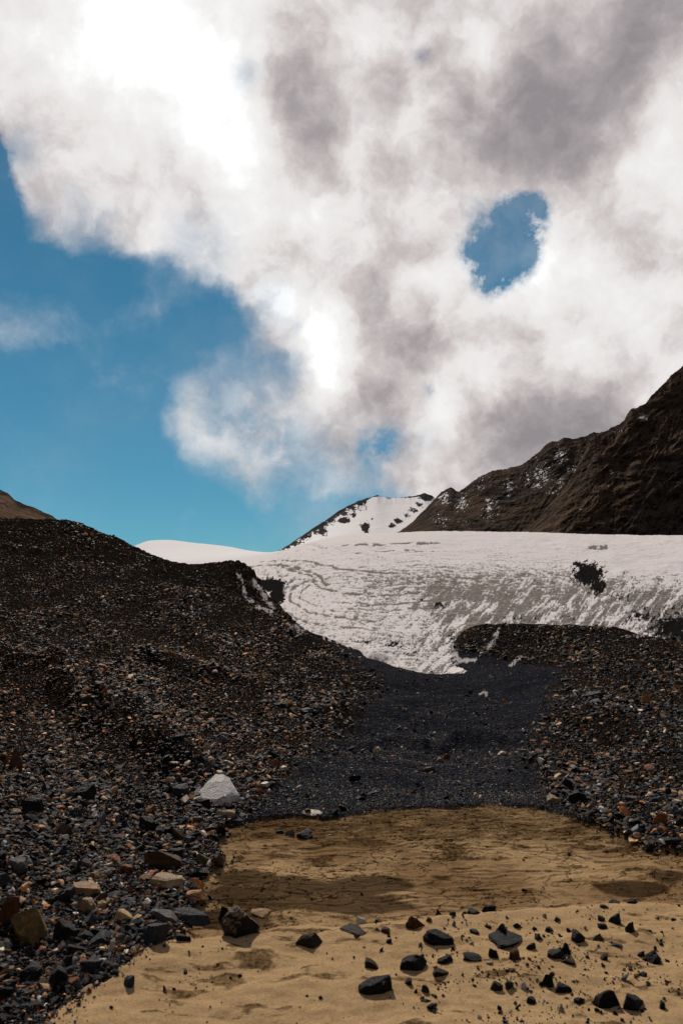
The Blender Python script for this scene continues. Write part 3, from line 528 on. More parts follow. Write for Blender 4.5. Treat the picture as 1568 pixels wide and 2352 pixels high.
# snow peak
def peak_snow(PX, R, rel, T):
    edge = np.interp(PX, [640, 700, 750, 800, 850, 868, 900, 960, 978, 1010], [1262, 1226, 1194, 1162, 1143, 1139, 1143, 1141, 1136, 1145])
    dep = R - edge; n_ = fbm(PX * .06, R * .09, 4, 341, .65)
    rk = np.exp(-np.clip(dep, 0, 99) / (18 * (PX < 842) + 3.0)) * 1.05
    rk = rk * np.where(PX < 850, 1, .8)
    for (cx, cy, rx, ry, w_) in [(790, 1196, 17, 9, 1.1), (838, 1212, 13, 14, 1.1), (812, 1183, 10, 7, .9), (735, 1222, 26, 12, .8), (978, 1142, 22, 9, 1.1), (950, 1172, 14, 9, .7), (962, 1160, 12, 10, .8), (935, 1183, 12, 8, .8), (915, 1197, 16, 9, .9), (900, 1207, 12, 8, .9), (985, 1160, 10, 14, .5), (855, 1192, 4, 3, .9), (760, 1180, 20, 6, .5)]:
        rk = np.maximum(rk, w_ * np.exp(-((PX - cx) / rx) ** 2 - ((R - cy) / ry) ** 2))
    rk = rk + .75 * n_
    rk = rk + .35 * fbm(PX * .25, R * .3, 3, 343)
    return 1 - sstep(rk, .52, .62)
peak_mat = rock_mat('snow_peak_rock', ((.020, .022, .028), (.060, .056, .056)), ((.03, .02, .02), (.07, .045, .03), (.10, .07, .05)), .006, snowy=(.93, .92, .93), bumpd=.6)
massif('snow_peak', 'white snow covered peak with dark rock outcrops behind the glacier crest', 'mountain',
       [(560, 1300), (625, 1276), (640, 1265), (670, 1247), (700, 1226), (725, 1209), (750, 1194), (775, 1175), (800, 1161), (825, 1150), (850, 1142), (858, 1140), (866, 1137), (880, 1142), (900, 1144), (940, 1141), (960, 1137), (975, 1133), (990, 1137), (1002, 1146), (1100, 1185), (1200, 1230)],
       [(560, 1305), (640, 1280), (1250, 1262)], 1150, 1560, peak_mat, 241, (565, 1150), 5, vs_=1.6, slant=.4, n=(600, 220), freq=(.016, .016), jag=1.3, xtra=dict(snow=peak_snow, brown=lambda a, b_, c_, d_: 0 * a + .2))
hill_mat = rock_mat('brown_hill_rock', ((.03, .025, .022), (.06, .05, .042)), ((.085, .06, .042), (.15, .10, .07), (.20, .145, .105)), .10, bumpd=1.2)
massif('brown_hill', 'brown scree hillside showing above the dark moraine ridge on the left', 'hill',
       [(-900, 560), (-300, 960), (-60, 1095), (0, 1125), (18, 1133), (32, 1147), (52, 1157), (75, 1164), (100, 1176), (120, 1184), (133, 1194), (142, 1210), (200, 1250), (300, 1290)],
       [(-900, 1260), (300, 1310)], 165, 260, hill_mat, 261, (-850, 240), 6, slant=-.5, n=(500, 160), freq=(.03, .03), jag=1.0,
       xtra=dict(snow=lambda a, b_, c_, d_: 0 * a, brown=lambda PX, R, rel, T: sstep(T + .12 * fbm(PX * .03, R * .05, 3, 351), 1.0, .88)))
# wide dark land behind everything, out to the horizon
nb_ = 200; ang = np.linspace(0, 2 * math.pi, nb_, endpoint=False); rr = np.array([0.0, 1.0, 3, 10, 40, 160, 600, 2200, 9000])
AN, RR = np.meshgrid(ang, rr); Xp = AN * 0 + RR * np.cos(AN); Yp = RR * np.sin(AN)
Zp = np.where(RR > 30, -14.0 - .003 * RR, 0) 
Zp = np.where(RR <= 30, -.35, Zp)
hum = sstep(-np.sin(AN), -.05, .5)
Zp = Zp + hum * np.where(RR > 100, RR * .06, 0) * (.6 + .4 * fbm(AN * 3, RR * .002, 3, 371)) + hum * np.where((RR > 5), 2.0 + .35 + (RR > 30) * 12, .3)
Fb = []
for j in range(len(rr) - 1):
    for i in range(nb_):
        Fb.append((j * nb_ + i, j * nb_ + (i + 1) % nb_, (j + 1) * nb_ + (i + 1) % nb_, (j + 1) * nb_ + i))
me = mesh_np('valley_floor', np.stack([Xp, Yp, Zp], -1).reshape(-1, 3), np.array(Fb))
m, g, b = new_mat('valley_material'); P = NN(g.t, 'ShaderNodeNewGeometry').outputs['Position']
setp(g, b, color=g.mix(g.noise(P, .05, 6, .6), (.03, .027, .024), (.09, .075, .06)), rough=.95, spec=.1)
link(me, 'terrain', m, 'dark stony valley land spreading out below and behind the slopes', 'terrain', 'structure')

# ------------------------------------------------------------------ stones
def ico(level):
    import bmesh
    bm = bmesh.new(); bmesh.ops.create_icosphere(bm, subdivisions=level, radius=1.0)
    V = np.array([v.co[:] for v in bm.verts]); F = np.array([[v.index for v in f.verts] for f in bm.faces]); bm.free(); return V, F
ICO = {k: ico(k) for k in (1, 2, 5)}
def shard(level, seed, npl=9, flat=1.0, rough=.0, sharp=.62):
    """an angular stone: a ball cut by random planes"""
    r = np.random.default_rng(seed); V, F = ICO[level]; V = V.copy() * 1.15
    N = r.normal(size=(npl, 3)); N /= np.linalg.norm(N, axis=1)[:, None]
    Dp = r.uniform(sharp - .14, sharp + .2, npl)
    for _ in range(2):
        for n, d in zip(N, Dp):
            k = V @ n - d; V -= np.where(k > 0, k, 0)[:, None] * n * .98
    V[:, 2] *= flat
    if rough:
        f = fbm(V[:, 0] * 2.2 + seed, V[:, 1] * 2.2 + V[:, 2] * 1.7, 5, seed % 97, .55) + .6 * fbm(V[:, 2] * 5 + seed, V[:, 0] * 5 - V[:, 1] * 4, 3, seed % 89)
        V *= (1 + rough * f)[:, None]
    V /= np.abs(V[:, :2]).max()
    return V, F
PAL = {'black': (.0045, .005, .006), 'dark': (.0085, .0092, .012), 'slate': (.024, .030, .040), 'grey': (.075, .080, .088), 'brown': (.050, .030, .015),
       'rust': (.15, .058, .018), 'tan': (.28, .175, .09), 'pale': (.42, .37, .32)}
PN = list(PAL); PC = np.array([PAL[k] for k in PN])
def stone_mat(name, obj_level=True, seed=0):
    m, g, b = new_mat(name); tc = NN(g.t, 'ShaderNodeTexCoord').outputs['Object'] if obj_level else NN(g.t, 'ShaderNodeNewGeometry').outputs['Position']
    C = g.attr('col', 'Color'); s_ = 1.0 if obj_level else 12.0
    n_ = g.noise(tc, 2.6 * s_ * (3 if obj_level else 1), 6, .7); n2_ = g.noise(tc, 18 * s_, 4, .7)
    c = g.mix(g.mr(n_, .38, .66), C, g.mix(1.0, C, (1.9, 1.75, 1.6), 'MULTIPLY')); c = g.mix(g.mr(n2_, .5, .75, 0, .6), c, g.mix(1.0, c, (.45, .42, .42), 'MULTIPLY'))
    setp(g, b, color=c, rough=g.mr(n_, .3, .7, .50, .75), spec=.10, normal=g.bump(g.m('ADD', n_, g.m('MULTIPLY', n2_, .5)), .5, .02))
    return m
smat = stone_mat('loose_stone', False)
def trace(px, row):
    """where the sight line through a picture point meets the ground"""
    px = np.atleast_1d(np.asarray(px, float)); row = np.atleast_1d(np.asarray(row, float))
    ys = np.exp(np.linspace(math.log(3.0), math.log(165), 900)); y_ = (1176 - row) / FPX
    e = (SP + y_ * CP) / (CP - y_ * SP); a = ((px - 784) / FPX) / (CP - y_ * SP)
    Yh = np.full(len(px), np.nan); done = np.zeros(len(px), bool)
    for k in range(len(ys)):
        idx = np.where(~done)[0]
        if not len(idx): break
        Y = np.full(len(idx), ys[k]); X = a[idx] * Y
        hit = ground_base(X, Y) >= H + e[idx] * Y
        Yh[idx[hit]] = ys[k]; done[idx[hit]] = True
    return a * Yh, Yh, done
# --- counted stones, at their places: px, row of base, width, height (in picture units), palette, tilt seed, label
L = []
def S(px, base, wd, ht, c, label, **k): L.append(dict(px=px, row=base, w=wd * (.90 if wd > 66 or base < 2060 or px < 780 else .72), h=ht * .76, c=c, label=label, **k))
S(500, 1862, 128, 98, 'boulder', 'large pale grey boulder with dark lower side behind the sand pan')
S(462, 1868, 44, 34, 'black', 'black stone leaning on the lower left of the pale grey boulder')
S(420, 1842, 56, 46, 'dark', 'dark rounded boulder just left of the pale grey boulder')
S(582, 1822, 32, 28, 'pale', 'pale pointed stone standing right of the pale grey boulder', peak=1)
S(620, 1819, 26, 20, 'rust', 'small orange stone right of the pale pointed stone')
S(588, 1834, 30, 14, 'rust', 'flat orange stone lying below the pale pointed stone')
S(522, 1892, 54, 30, 'tantop', 'tan topped dark block below the pale grey boulder at the sand edge')
S(545, 1899, 36, 22, 'slate', 'bluish slate stone at the back left corner of the sand pan')
S(700, 1928, 62, 30, 'black', 'long black boulder lying on the back of the sand pan', tilt=-.3)
S(663, 1922, 28, 22, 'grey', 'grey stone with a pale tip left of the long black boulder', peak=1)
S(640, 1916, 24, 12, 'dark', 'small flat dark stone at the end of the row beside the long black boulder')
S(722, 1881, 60, 12, 'pale', 'thin pale slab on the far edge of the sand pan')
S(405, 1923, 56, 20, 'tan', 'flat cream slab among black stones left of the sand pan')
S(340, 1930, 56, 46, 'black', 'big black block left of the flat cream slab')  # black body added where only a dark hollow lies between the stones
S(270, 1906, 22, 28, 'grey', 'upright grey stone in the scree above the lilac chip', peak=1)
S(298, 1958, 22, 13, 'pale', 'lilac white chip in the dark scree')
S(188, 1858, 56, 54, 'dark', 'dark spiked boulder in the scree on the left slope', peak=1)
S(75, 1882, 62, 58, 'black', 'large black boulder left of the dark spiked boulder')
S(288, 1592, 50, 22, 'palebrown', 'pale beige boulder high on the left slope')
S(232, 1592, 40, 26, 'rust', 'rusty boulder beside the pale beige boulder on the slope')
S(34, 1776, 42, 58, 'rustdk', 'upright rust brown block near the left edge', peak=1)
S(6, 1760, 36, 30, 'rust', 'orange stone behind the upright rust brown block')
S(700, 1648, 34, 14, 'grey', 'flat grey slab on the slope above the gravel')
S(522, 1760, 13, 20, 'rust', 'small upright red stone above the pale grey boulder', peak=1)
S(370, 2012, 106, 66, 'brown', 'large brown boulder at the left edge of the sand')
S(465, 2002, 48, 40, 'greenish', 'olive grey boulder between the large brown boulder and the sand')
S(202, 2019, 46, 38, 'grey', 'pale veined grey boulder left of the large brown boulder', peak=1)
S(30, 2012, 60, 36, 'grey', 'grey boulder with tan patches by the left edge')
S(375, 2064, 90, 50, 'tantop', 'tan topped slab boulder below the large brown boulder')
S(335, 2040, 54, 18, 'rust', 'flat rusty red plate leaning on the tan topped slab boulder', tilt=-.35)
S(197, 2074, 70, 42, 'creambrown', 'cream and brown boulder in the lower left scree')
S(142, 2100, 70, 50, 'dark', 'dark boulder below left of the cream and brown boulder')
S(195, 2115, 66, 42, 'tantop', 'dark boulder with tan top below the cream and brown boulder')
S(12, 2140, 66, 84, 'rustdk', 'dark rusty boulder cut by the left edge')
S(68, 2182, 110, 108, 'mustard', 'big rounded mustard brown boulder in the lower left')
S(150, 2190, 70, 60, 'black', 'black boulder right of the big mustard brown boulder')
S(285, 2142, 58, 42, 'orangecream', 'bright orange and cream block in the lower left scree')
S(342, 2190, 70, 74, 'slate', 'dark blue wedge below the bright orange and cream block', tilt=.2)
S(378, 2144, 90, 36, 'grey', 'long pale grey slab leaning over the dark blue wedge', tilt=.35)
S(450, 2084, 52, 30, 'orangetop', 'black block with an orange top beside the sand')
S(438, 2124, 96, 50, 'slate', 'broad blue black slab below the orange topped block')
S(515, 2120, 36, 48, 'black', 'upright black stone right of the broad blue black slab', peak=1)
S(545, 2173, 96, 96, 'wedge', 'black wedge shaped boulder with a tan cap standing in the sand')
S(605, 2108, 64, 22, 'tan', 'crusted tan slab behind the black wedge shaped boulder')
S(710, 2206, 64, 40, 'browndk', 'arched dark brown slab tilted in the near sand')
S(292, 2296, 26, 30, 'slate', 'blue grey stone alone on the sand in the lower left')
S(60, 2276, 78, 46, 'dark', 'dark flat topped boulder near the lower left corner')
S(74, 2292, 52, 26, 'rust', 'orange slab in front of the dark flat topped boulder')
S(128, 2296, 62, 58, 'black', 'black boulder right of the orange slab')
S(172, 2298, 34, 34, 'grey', 'grey pointed stone right of the black lower left boulder', peak=1)
S(195, 2310, 46, 22, 'tan', 'tan flat stone at the edge of the sand near the bottom left')
S(420, 2188, 34, 24, 'dark', 'dark stone at the sand edge right of the dark blue wedge')
S(305, 2218, 26, 26, 'palebrown', 'pale pointed stone at the sand edge below the dark blue wedge', peak=1)
S(208, 2255, 56, 44, 'slate', 'slate boulder in the scree above the tan flat stone')
# right and middle of the pan
S(831, 2134, 36, 22, 'white', 'small white stone on the sand')
S(868, 2127, 26, 12, 'black', 'small black stone beside the small white stone')
S(956, 2160, 62, 38, 'rustdk', 'rust brown pyramid stone on the sand', peak=1)
S(985, 2148, 20, 14, 'rust', 'small rusty stone behind the rust brown pyramid stone')
S(889, 2172, 38, 20, 'rustdk', 'rusty slanting stone left of the rust brown pyramid stone', tilt=-.4)
S(809, 2174, 74, 14, 'browndk', 'long low brown slab left of the rusty slanting stone')
S(1004, 2202, 82, 46, 'black', 'black square block on the sand')
S(894, 2198, 20, 14, 'dark', 'small dark stone left of the black square block')
S(1162, 2178, 50, 46, 'black', 'tall black pyramid stone standing on a black slab', peak=1)
S(1158, 2200, 96, 30, 'black', 'wide black slab under the tall black pyramid stone')
S(1084, 2122, 50, 18, 'slate', 'smooth blue grey slab at the back of the near sand')
S(1123, 2113, 42, 22, 'black', 'black humped stone behind the smooth blue grey slab')
S(1004, 2126, 30, 24, 'dark', 'dark pointed stone left of the smooth blue grey slab', peak=1)
S(1038, 2128, 24, 14, 'dark', 'small dark stone between the dark pointed stone and the blue grey slab')
S(1417, 2146, 48, 34, 'dark', 'black hunched boulder on the right of the near sand')
S(1450, 2172, 36, 30, 'black', 'black stone below right of the hunched boulder', peak=1)
S(1381, 2140, 24, 18, 'slate', 'blue grey stone left of the hunched boulder')
S(1386, 2160, 32, 18, 'dark', 'dark stone below the blue grey stone beside the hunched boulder')
S(1331, 2196, 42, 30, 'dark', 'dark lumpy stone between the pyramid and the hunched boulder')
S(1504, 2238, 52, 38, 'black', 'rounded black boulder near the right edge')
S(1474, 2220, 26, 16, 'dark', 'small dark stone left of the rounded black boulder')
S(946, 2260, 74, 44, 'black', 'black slab rising to its right in the near sand', tilt=-.35)
S(1024, 2247, 46, 20, 'dark', 'low dark stone right of the rising black slab')
S(854, 2256, 40, 28, 'browndk', 'dark brown lump left of the rising black slab')
S(1014, 2272, 50, 18, 'browndk', 'flat brown black stone below the low dark stone')
S(868, 2316, 86, 54, 'black', 'large black mound stone near the bottom of the sand')
S(939, 2300, 26, 18, 'dark', 'dark stone just right of the large black mound stone')
S(976, 2311, 28, 22, 'slate', 'blue black stone second to the right of the large black mound stone')
S(1090, 2236, 62, 22, 'dark', 'long low dark stone in the middle of the near sand')
S(1138, 2234, 36, 26, 'dark', 'dark stone at the right end of the long low dark stone')
S(1184, 2241, 42, 28, 'rustdk', 'rounded rust brown stone in the near sand')
S(1290, 2306, 56, 30, 'black', 'long black slab sloping down to the right', tilt=.45)
S(1262, 2296, 44, 38, 'black', 'black stone at the upper end of the sloping black slab', peak=1)
S(1169, 2297, 32, 24, 'slate', 'blue grey stone beside the white speckled stone')
S(1201, 2298, 24, 22, 'white', 'white speckled stone in the near sand')
S(1141, 2305, 34, 24, 'browndk', 'dark brown stone left of the blue grey stone')
S(1224, 2331, 36, 16, 'black', 'flat black stone near the bottom edge')
S(1392, 2352, 70, 44, 'black', 'big black sloping boulder at the bottom edge', tilt=-.35)
S(1454, 2354, 70, 46, 'dark', 'big dark boulder with pale veins at the bottom edge')
S(1389, 2234, 36, 18, 'black', 'low black stone left of the rounded black boulder')
S(1476, 2272, 28, 12, 'black', 'thin black stone below the rounded black boulder')
S(1329, 2336, 30, 16, 'dark', 'low dark stone left of the big black sloping boulder')
S(1524, 2358, 24, 22, 'black', 'black stone in the bottom right corner')
S(994, 2352, 34, 16, 'black', 'black stone at the bottom edge below the blue black stone')
S(1289, 2356, 22, 22, 'palebrown', 'whitish stone at the bottom edge')
S(1261, 2164, 26, 14, 'black', 'small oval black stone right of the pyramid')
S(1307, 2164, 16, 12, 'black', 'tiny black stone left of the dark lumpy stone')
S(1281, 2144, 22, 16, 'slate', 'small slate stone behind the small oval black stone')
S(1454, 2096, 42, 16, 'browndk', 'low brown black stone at the back right of the near sand')
S(1411, 2094, 38, 12, 'grey', 'pale blue grey flat stone left of the low brown black stone')
S(1386, 2110, 28, 11, 'slate', 'small blue stone in front of the pale blue grey flat stone')
S(1236, 2194, 24, 18, 'slate', 'slate stone right of the wide black slab')
S(1219, 2212, 32, 20, 'dark', 'dark stone below the slate stone')
S(1279, 2232, 60, 22, 'dark', 'dark flat slab in the cluster right of the rust brown stone')
S(1300, 2224, 30, 34, 'black', 'upright black stone on the dark flat slab cluster', peak=1)
S(1305, 2246, 44, 14, 'browndk', 'brown black slab at the foot of the stone cluster')
S(1372, 2192, 26, 22, 'greenish', 'olive slanting stone right of the dark lumpy stone', tilt=.8)
S(1416, 2206, 40, 10, 'slate', 'thin blue slab right of the olive slanting stone')
S(1520, 2196, 20, 10, 'dark', 'small dark stone above the rounded black boulder')
S(1122, 2154, 22, 10, 'dark', 'small dark stone left above the pyramid')
S(1188, 2155, 24, 16, 'black', 'black stone right above the pyramid')
S(1092, 2175, 32, 14, 'slate', 'slate stone between the square block and the wide slab')
S(1124, 2246, 22, 10, 'palebrown', 'small pale brown stone beneath the long low dark stone')
S(1000, 2327, 14, 10, 'dark', 'small dark chip above the bottom edge')
S(978, 2336, 30, 8, 'dark', 'thin dark chip at the bottom of the sand')
# back and right slopes
S(1156, 1731, 28, 13, 'palebrown', 'flat cream stone alone in the middle of the dark gravel')
S(866, 1742, 18, 16, 'palebrown', 'small tan stone on the left of the dark gravel')
S(796, 1570, 24, 22, 'rustlt', 'orange pointed stone at the left edge of the upper gravel', peak=1)
S(1367, 1622, 56, 34, 'black', 'dark tilted boulder on the right slope', tilt=-.4)
S(1372, 1634, 36, 20, 'slate', 'slate stone under the dark tilted boulder')
S(1491, 1622, 38, 34, 'rustlt', 'rusty brown block on the right slope', peak=1)
S(1276, 1551, 26, 16, 'browndk', 'dark brown stone at the foot of the moraine mound')
S(1300, 1572, 26, 12, 'dark', 'dark flat stone below the dark brown stone of the mound')
S(1389, 1894, 36, 18, 'palebrown', 'cream slab at the right corner of the sand pan')
S(1466, 1938, 32, 24, 'tan', 'tan block on the right shore of the sand pan')
S(1277, 1854, 44, 28, 'tantop', 'rounded tan boulder at the back right of the pan')
S(1329, 1858, 56, 38, 'black', 'black boulder right of the rounded tan boulder')
S(1321, 1779, 32, 16, 'rustlt', 'orange topped stone above the rounded tan boulder')
S(1539, 1957, 64, 22, 'black', 'long black slab on the right shore near the edge')
S(1490, 1962, 34, 28, 'black', 'black pointed stone left of the long black slab', peak=1)
S(1454, 1852, 32, 14, 'grey', 'flat grey stone on the right slope foot')
S(1541, 1878, 46, 20, 'slate', 'slate slab at the right edge above the pan')
S(1556, 1590, 30, 22, 'rustlt', 'brown stone high on the right edge')
S(1345, 1880, 30, 18, 'dark', 'dark stone between the black boulder and the cream slab')
S(1512, 1905, 44, 22, 'dark', 'dark green grey slab under the slate slab')
S(1306, 1800, 30, 14, 'dark', 'dark stone behind the rounded tan boulder')
S(1430, 1870, 26, 14, 'tan', 'tan stone left of the flat grey stone')
S(1508, 1852, 34, 18, 'slate', 'slate stone above the dark green grey slab')
S(1160, 1598, 14, 8, 'pale', 'pale chip on the upper gravel')
S(1330, 1600, 22, 12, 'brown', 'brown stone below the mound on the right slope')
EXTRA = {'boulder': (.62, .56, .51), 'tantop': (.17, .125, .078), 'palebrown': (.42, .33, .24), 'rustdk': (.060, .024, .010), 'greenish': (.060, .055, .035), 'creambrown': (.26, .17, .10),
         'mustard': (.12, .085, .035), 'orangecream': (.55, .33, .17), 'orangetop': (.12, .07, .04), 'wedge': (.006, .0065, .008), 'browndk': (.020, .013, .008), 'white': (.72, .68, .63), 'rustlt': (.24, .12, .05)}
EXTRA.update(PAL)
CAP = {'boulder': (.80, .75, .72), 'tantop': (.40, .29, .17), 'orangetop': (.62, .33, .13), 'wedge': (.16, .12, .08)}   # dust and mud on upward faces; for the boulder, its sunlit top painted pale
def rock_mat2(name, c, cap):
    m, g, b = new_mat(name); tc = NN(g.t, 'ShaderNodeTexCoord').outputs['Generated']
    n_ = g.noise(tc, 4.5, 8, .72); n2_ = g.noise(tc, 22, 4, .7); vn = g.noise(g.v('MULTIPLY', tc, (1, 1, 4)), 2.6, 4, .6, dist=1.5)
    C = tuple(c); C2 = tuple(min(.85, v * f) for v, f in zip(c, (2.3, 2.0, 1.75))); C3 = tuple(v * .45 for v in c)
    k = g.mix(g.mr(n_, .40, .62), C, C2); k = g.mix(g.mr(n2_, .52, .7, 0, .7), k, C3)
    k = g.mix(g.mr(vn, .62, .70, 0, .25), k, tuple(min(.7, .10 + v * 1.5) for v in c))
    if cap:
        nz = NN(g.t, 'ShaderNodeSeparateXYZ'); g.t.links.new(NN(g.t, 'ShaderNodeNewGeometry').outputs['Normal'], nz.inputs[0])
        q = g.mr(g.m('ADD', nz.outputs[2], g.m('MULTIPLY', g.m('SUBTRACT', n_, .5), .9)), .32, .55); k = g.mix(q, k, g.mix(n2_, tuple(v * .75 for v in cap), tuple(min(.9, v * 1.2) for v in cap)))
    setp(g, b, color=k, rough=g.mr(n_, .3, .7, .5, .75), spec=.20, normal=g.bump(g.m('ADD', n_, g.m('MULTIPLY', n2_, .5)), 1.0, .035))
    return m
RM = {k: rock_mat2('rock_' + k, v, CAP.get(k)) for k, v in EXTRA.items()}
tx, ty, ok = trace([s['px'] for s in L], [min(s['row'], 2420) for s in L])
for i, s in enumerate(L):
    X, Y = tx[i], ty[i]; Zs = float(ground_full(np.array([X]), np.array([Y]))[0]); dist = math.hypot(Y, H)
    k = dist / FPX; wd, ht = s['w'] * k, s['h'] * k
    r = np.random.default_rng(500 + i)
    V, F = shard(5, 900 + i * 7, npl=int(r.integers(10, 17)), rough=.085, sharp=.60)
    V = V / np.abs(V).max(0)
    if s.get('peak'):
        t = (V[:, 2] + 1) / 2; V[:, 0] = V[:, 0] * (1 - .30 * t) + .6 * (r.random() - .5) * t; V[:, 1] *= (1 - .25 * t)
    if s['c'] == 'boulder':
        for nn, dd in (((-.36, -.30, .90), .40), ((.45, -.15, .88), .50)):
            nn = np.array(nn) / np.linalg.norm(nn); kq = V @ nn - dd; V = V - np.where(kq > 0, kq, 0)[:, None] * nn * .92
    if s['c'] == 'wedge':
        t = (V[:, 2] + 1) / 2; V[:, 0] = V[:, 0] * (1 - .30 * t) + .22 * t
    V[:, 2] = np.where(V[:, 2] < -.25, -.25 + (V[:, 2] + .25) * .25, V[:, 2])
    low_ = np.clip((.45 - V[:, 2]) / .9, 0, 1); V[:, :2] *= (1 + .10 * low_ * (np.linalg.norm(V[:, :2], axis=1) < .95))[:, None]
    if not s.get('peak') and s['c'] not in ('boulder', 'mustard', 'brown', 'wedge'):
        top_ = .50 + .35 * V[:, 0] * (r.random() - .5) * 2; V[:, 2] = np.where(V[:, 2] > top_, top_ + (V[:, 2] - top_) * .25, V[:, 2])
        V[:, 2] /= V[:, 2].max()
    V /= np.abs(V).max(0)[[0, 0, 2]]
    ht = max(.38 * ht, (ht - .12 * wd) / .94)
    V = V * np.array([wd / 2, wd / 2 * r.uniform(.65, .95), ht / 1.12])
    tl = s.get('tilt', r.uniform(-.12, .12)); c_, s_ = math.cos(tl), math.sin(tl)
    V = V @ np.array([[c_, 0, -s_], [0, 1, 0], [s_, 0, c_]])
    me = mesh_np('boulder', V, F, smooth=False)
    big = s['w'] > 45
    lab = s['label']
    nm_ = 'flat_stone' if 'slab' in lab or 'plate' in lab else ('boulder' if 'boulder' in lab else ('block' if 'block' in lab else 'stone'))
    o = link(me, nm_, RM[s['c']], lab, nm_.replace('_', ' '), None, 'stones and boulders around the sand pan')
    o.location = (X, Y + wd * .25, Zs - ht * .05)
    s['X'], s['Y'] = X, Y

# --- stones of the slopes. placed by density; size falls off as a power law
def sample(n, box, accept, smin, smax, pw):
    """n tries: place, picture size"""
    px = rng.uniform(box[0], box[2], n); row = rng.uniform(box[1], box[3], n)
    p = accept(px, row); k = rng.random(n) < p; px, row = px[k], row[k]
    u = rng.random(len(px)); sz = (smin ** (1 - pw) + u * (smax ** (1 - pw) - smin ** (1 - pw))) ** (1 / (1 - pw))
    X, Y, ok_ = trace(px, row)
    return px[ok_], row[ok_], X[ok_], Y[ok_], sz[ok_]
def scree_ok(px, row):
    ridge = np.interp(px, [-400, 0, 150, 250, 315, 430, 540, 560, 590, 640, 700, 850, 1000, 1030, 1380, 1470, 1568, 2000], [1190, 1197, 1200, 1232, 1262, 1305, 1292, 1300, 1330, 1405, 1450, 1520, 1535, 1440, 1440, 1466, 1468, 1400])
    gr = gravel_zone(px, row) * .96
    s_ = inpoly(px + rng.normal(0, 9, px.shape), row + rng.normal(0, 4, px.shape), SAND)
    pt = fbm(px * .011 + row * .012, row * .03, 4, 410, .6)
    return np.where((row > ridge) & ~s_, (1 - gr) * np.clip(.95 + .7 * pt, .4, 1), 0)
def grav_ok(px, row):
    gr = gravel_zone(px, row)
    top = np.interp(px, [500, 700, 850, 950, 1060, 1400], [1440, 1460, 1500, 1530, 1530, 1500])
    s_ = inpoly(px + rng.normal(0, 4, px.shape), row + rng.normal(0, 2, px.shape), SAND)
    return np.where((row > top) & (row < 1888) & ~s_, gr, 0)
def pick_cols(n, wts): 
    wts = np.array(wts, float); return rng.choice(len(PN), n, p=wts / wts.sum())
def stones_mesh(name, X, Y, size, colid, level, label, cat, lift=.20, flat=(.24, .62)):
    nV = 28; banks = [shard(level, 4000 + level * 100 + j, npl=13, sharp=.50) for j in range(nV)]
    which = rng.integers(0, nV, len(X)); Z = ground_full(X, Y); Vs, Fs, Cs = [], [], []; off = 0
    for j in range(nV):
        k = np.where(which == j)[0]
        if not len(k): continue
        V, F = banks[j]; n = len(k); yaw = rng.uniform(0, 6.283, n); tx_ = rng.normal(0, .30, n); ty_ = rng.normal(0, .30, n)
        sc_ = np.stack([size[k] * rng.uniform(.75, 1.1, n), size[k] * rng.uniform(.38, .8, n), size[k] * rng.uniform(flat[0], flat[1], n)], 1) / 2
        v = V[None] * sc_[:, None, :]
        c, s_ = np.cos(ty_)[:, None], np.sin(ty_)[:, None]; v = np.stack([v[..., 0] * c + v[..., 2] * s_, v[..., 1], -v[..., 0] * s_ + v[..., 2] * c], -1)
        c, s_ = np.cos(tx_)[:, None], np.sin(tx_)[:, None]; v = np.stack([v[..., 0], v[..., 1] * c - v[..., 2] * s_, v[..., 1] * s_ + v[..., 2] * c], -1)
        c, s_ = np.cos(yaw)[:, None], np.sin(yaw)[:, None]; v = np.stack([v[..., 0] * c - v[..., 1] * s_, v[..., 0] * s_ + v[..., 1] * c, v[..., 2]], -1)
        v = v + np.stack([X[k], Y[k], Z[k] + size[k] * lift], 1)[:, None, :]
        Vs.append(v.reshape(-1, 3)); Fs.append((F[None] + (off + np.arange(n) * len(V))[:, None, None]).reshape(-1, 3)); off += n * len(V)
        base = np.minimum(PC[colid[k]] * np.exp(rng.normal(0, .5, n))[:, None], .6); Cs.append(np.repeat(base, len(V), 0))
    CC = np.concatenate(Cs); XV = np.concatenate(Vs); lb = (1 - sstep(XV[:, 0] / XV[:, 1], -.12, .0)) * sstep(XV[:, 1], 9, 14) if name.startswith('scree') else 0 * XV[:, 0]
    CC = CC * (1 + lb[:, None] * np.array([.25, .06, -.12]))
    Cs = [CC]
    me = mesh_np(name, np.concatenate(Vs), np.concatenate(Fs), dict(col=np.concatenate(Cs)), smooth=False)
    return link(me, name, smat, label, cat, 'stuff')
W_SC = [20, 27, 13, 8, 14, 6, 8, 3]
# left and right scree: middle sized and small
bx = (-260, 1195, 1800, 2420)
px, row, X, Y, sz = sample(400000, bx, scree_ok, 3.2, 19, 2.45)
dist = np.hypot(Y, H); far_ = np.clip((row - 950) / 800, .46, 1.15)
size = sz * dist / FPX * far_ * 1.25 * np.clip(1 + 1.1 * fbm(px * .008, row * .02, 3, 411), .6, 1.5)
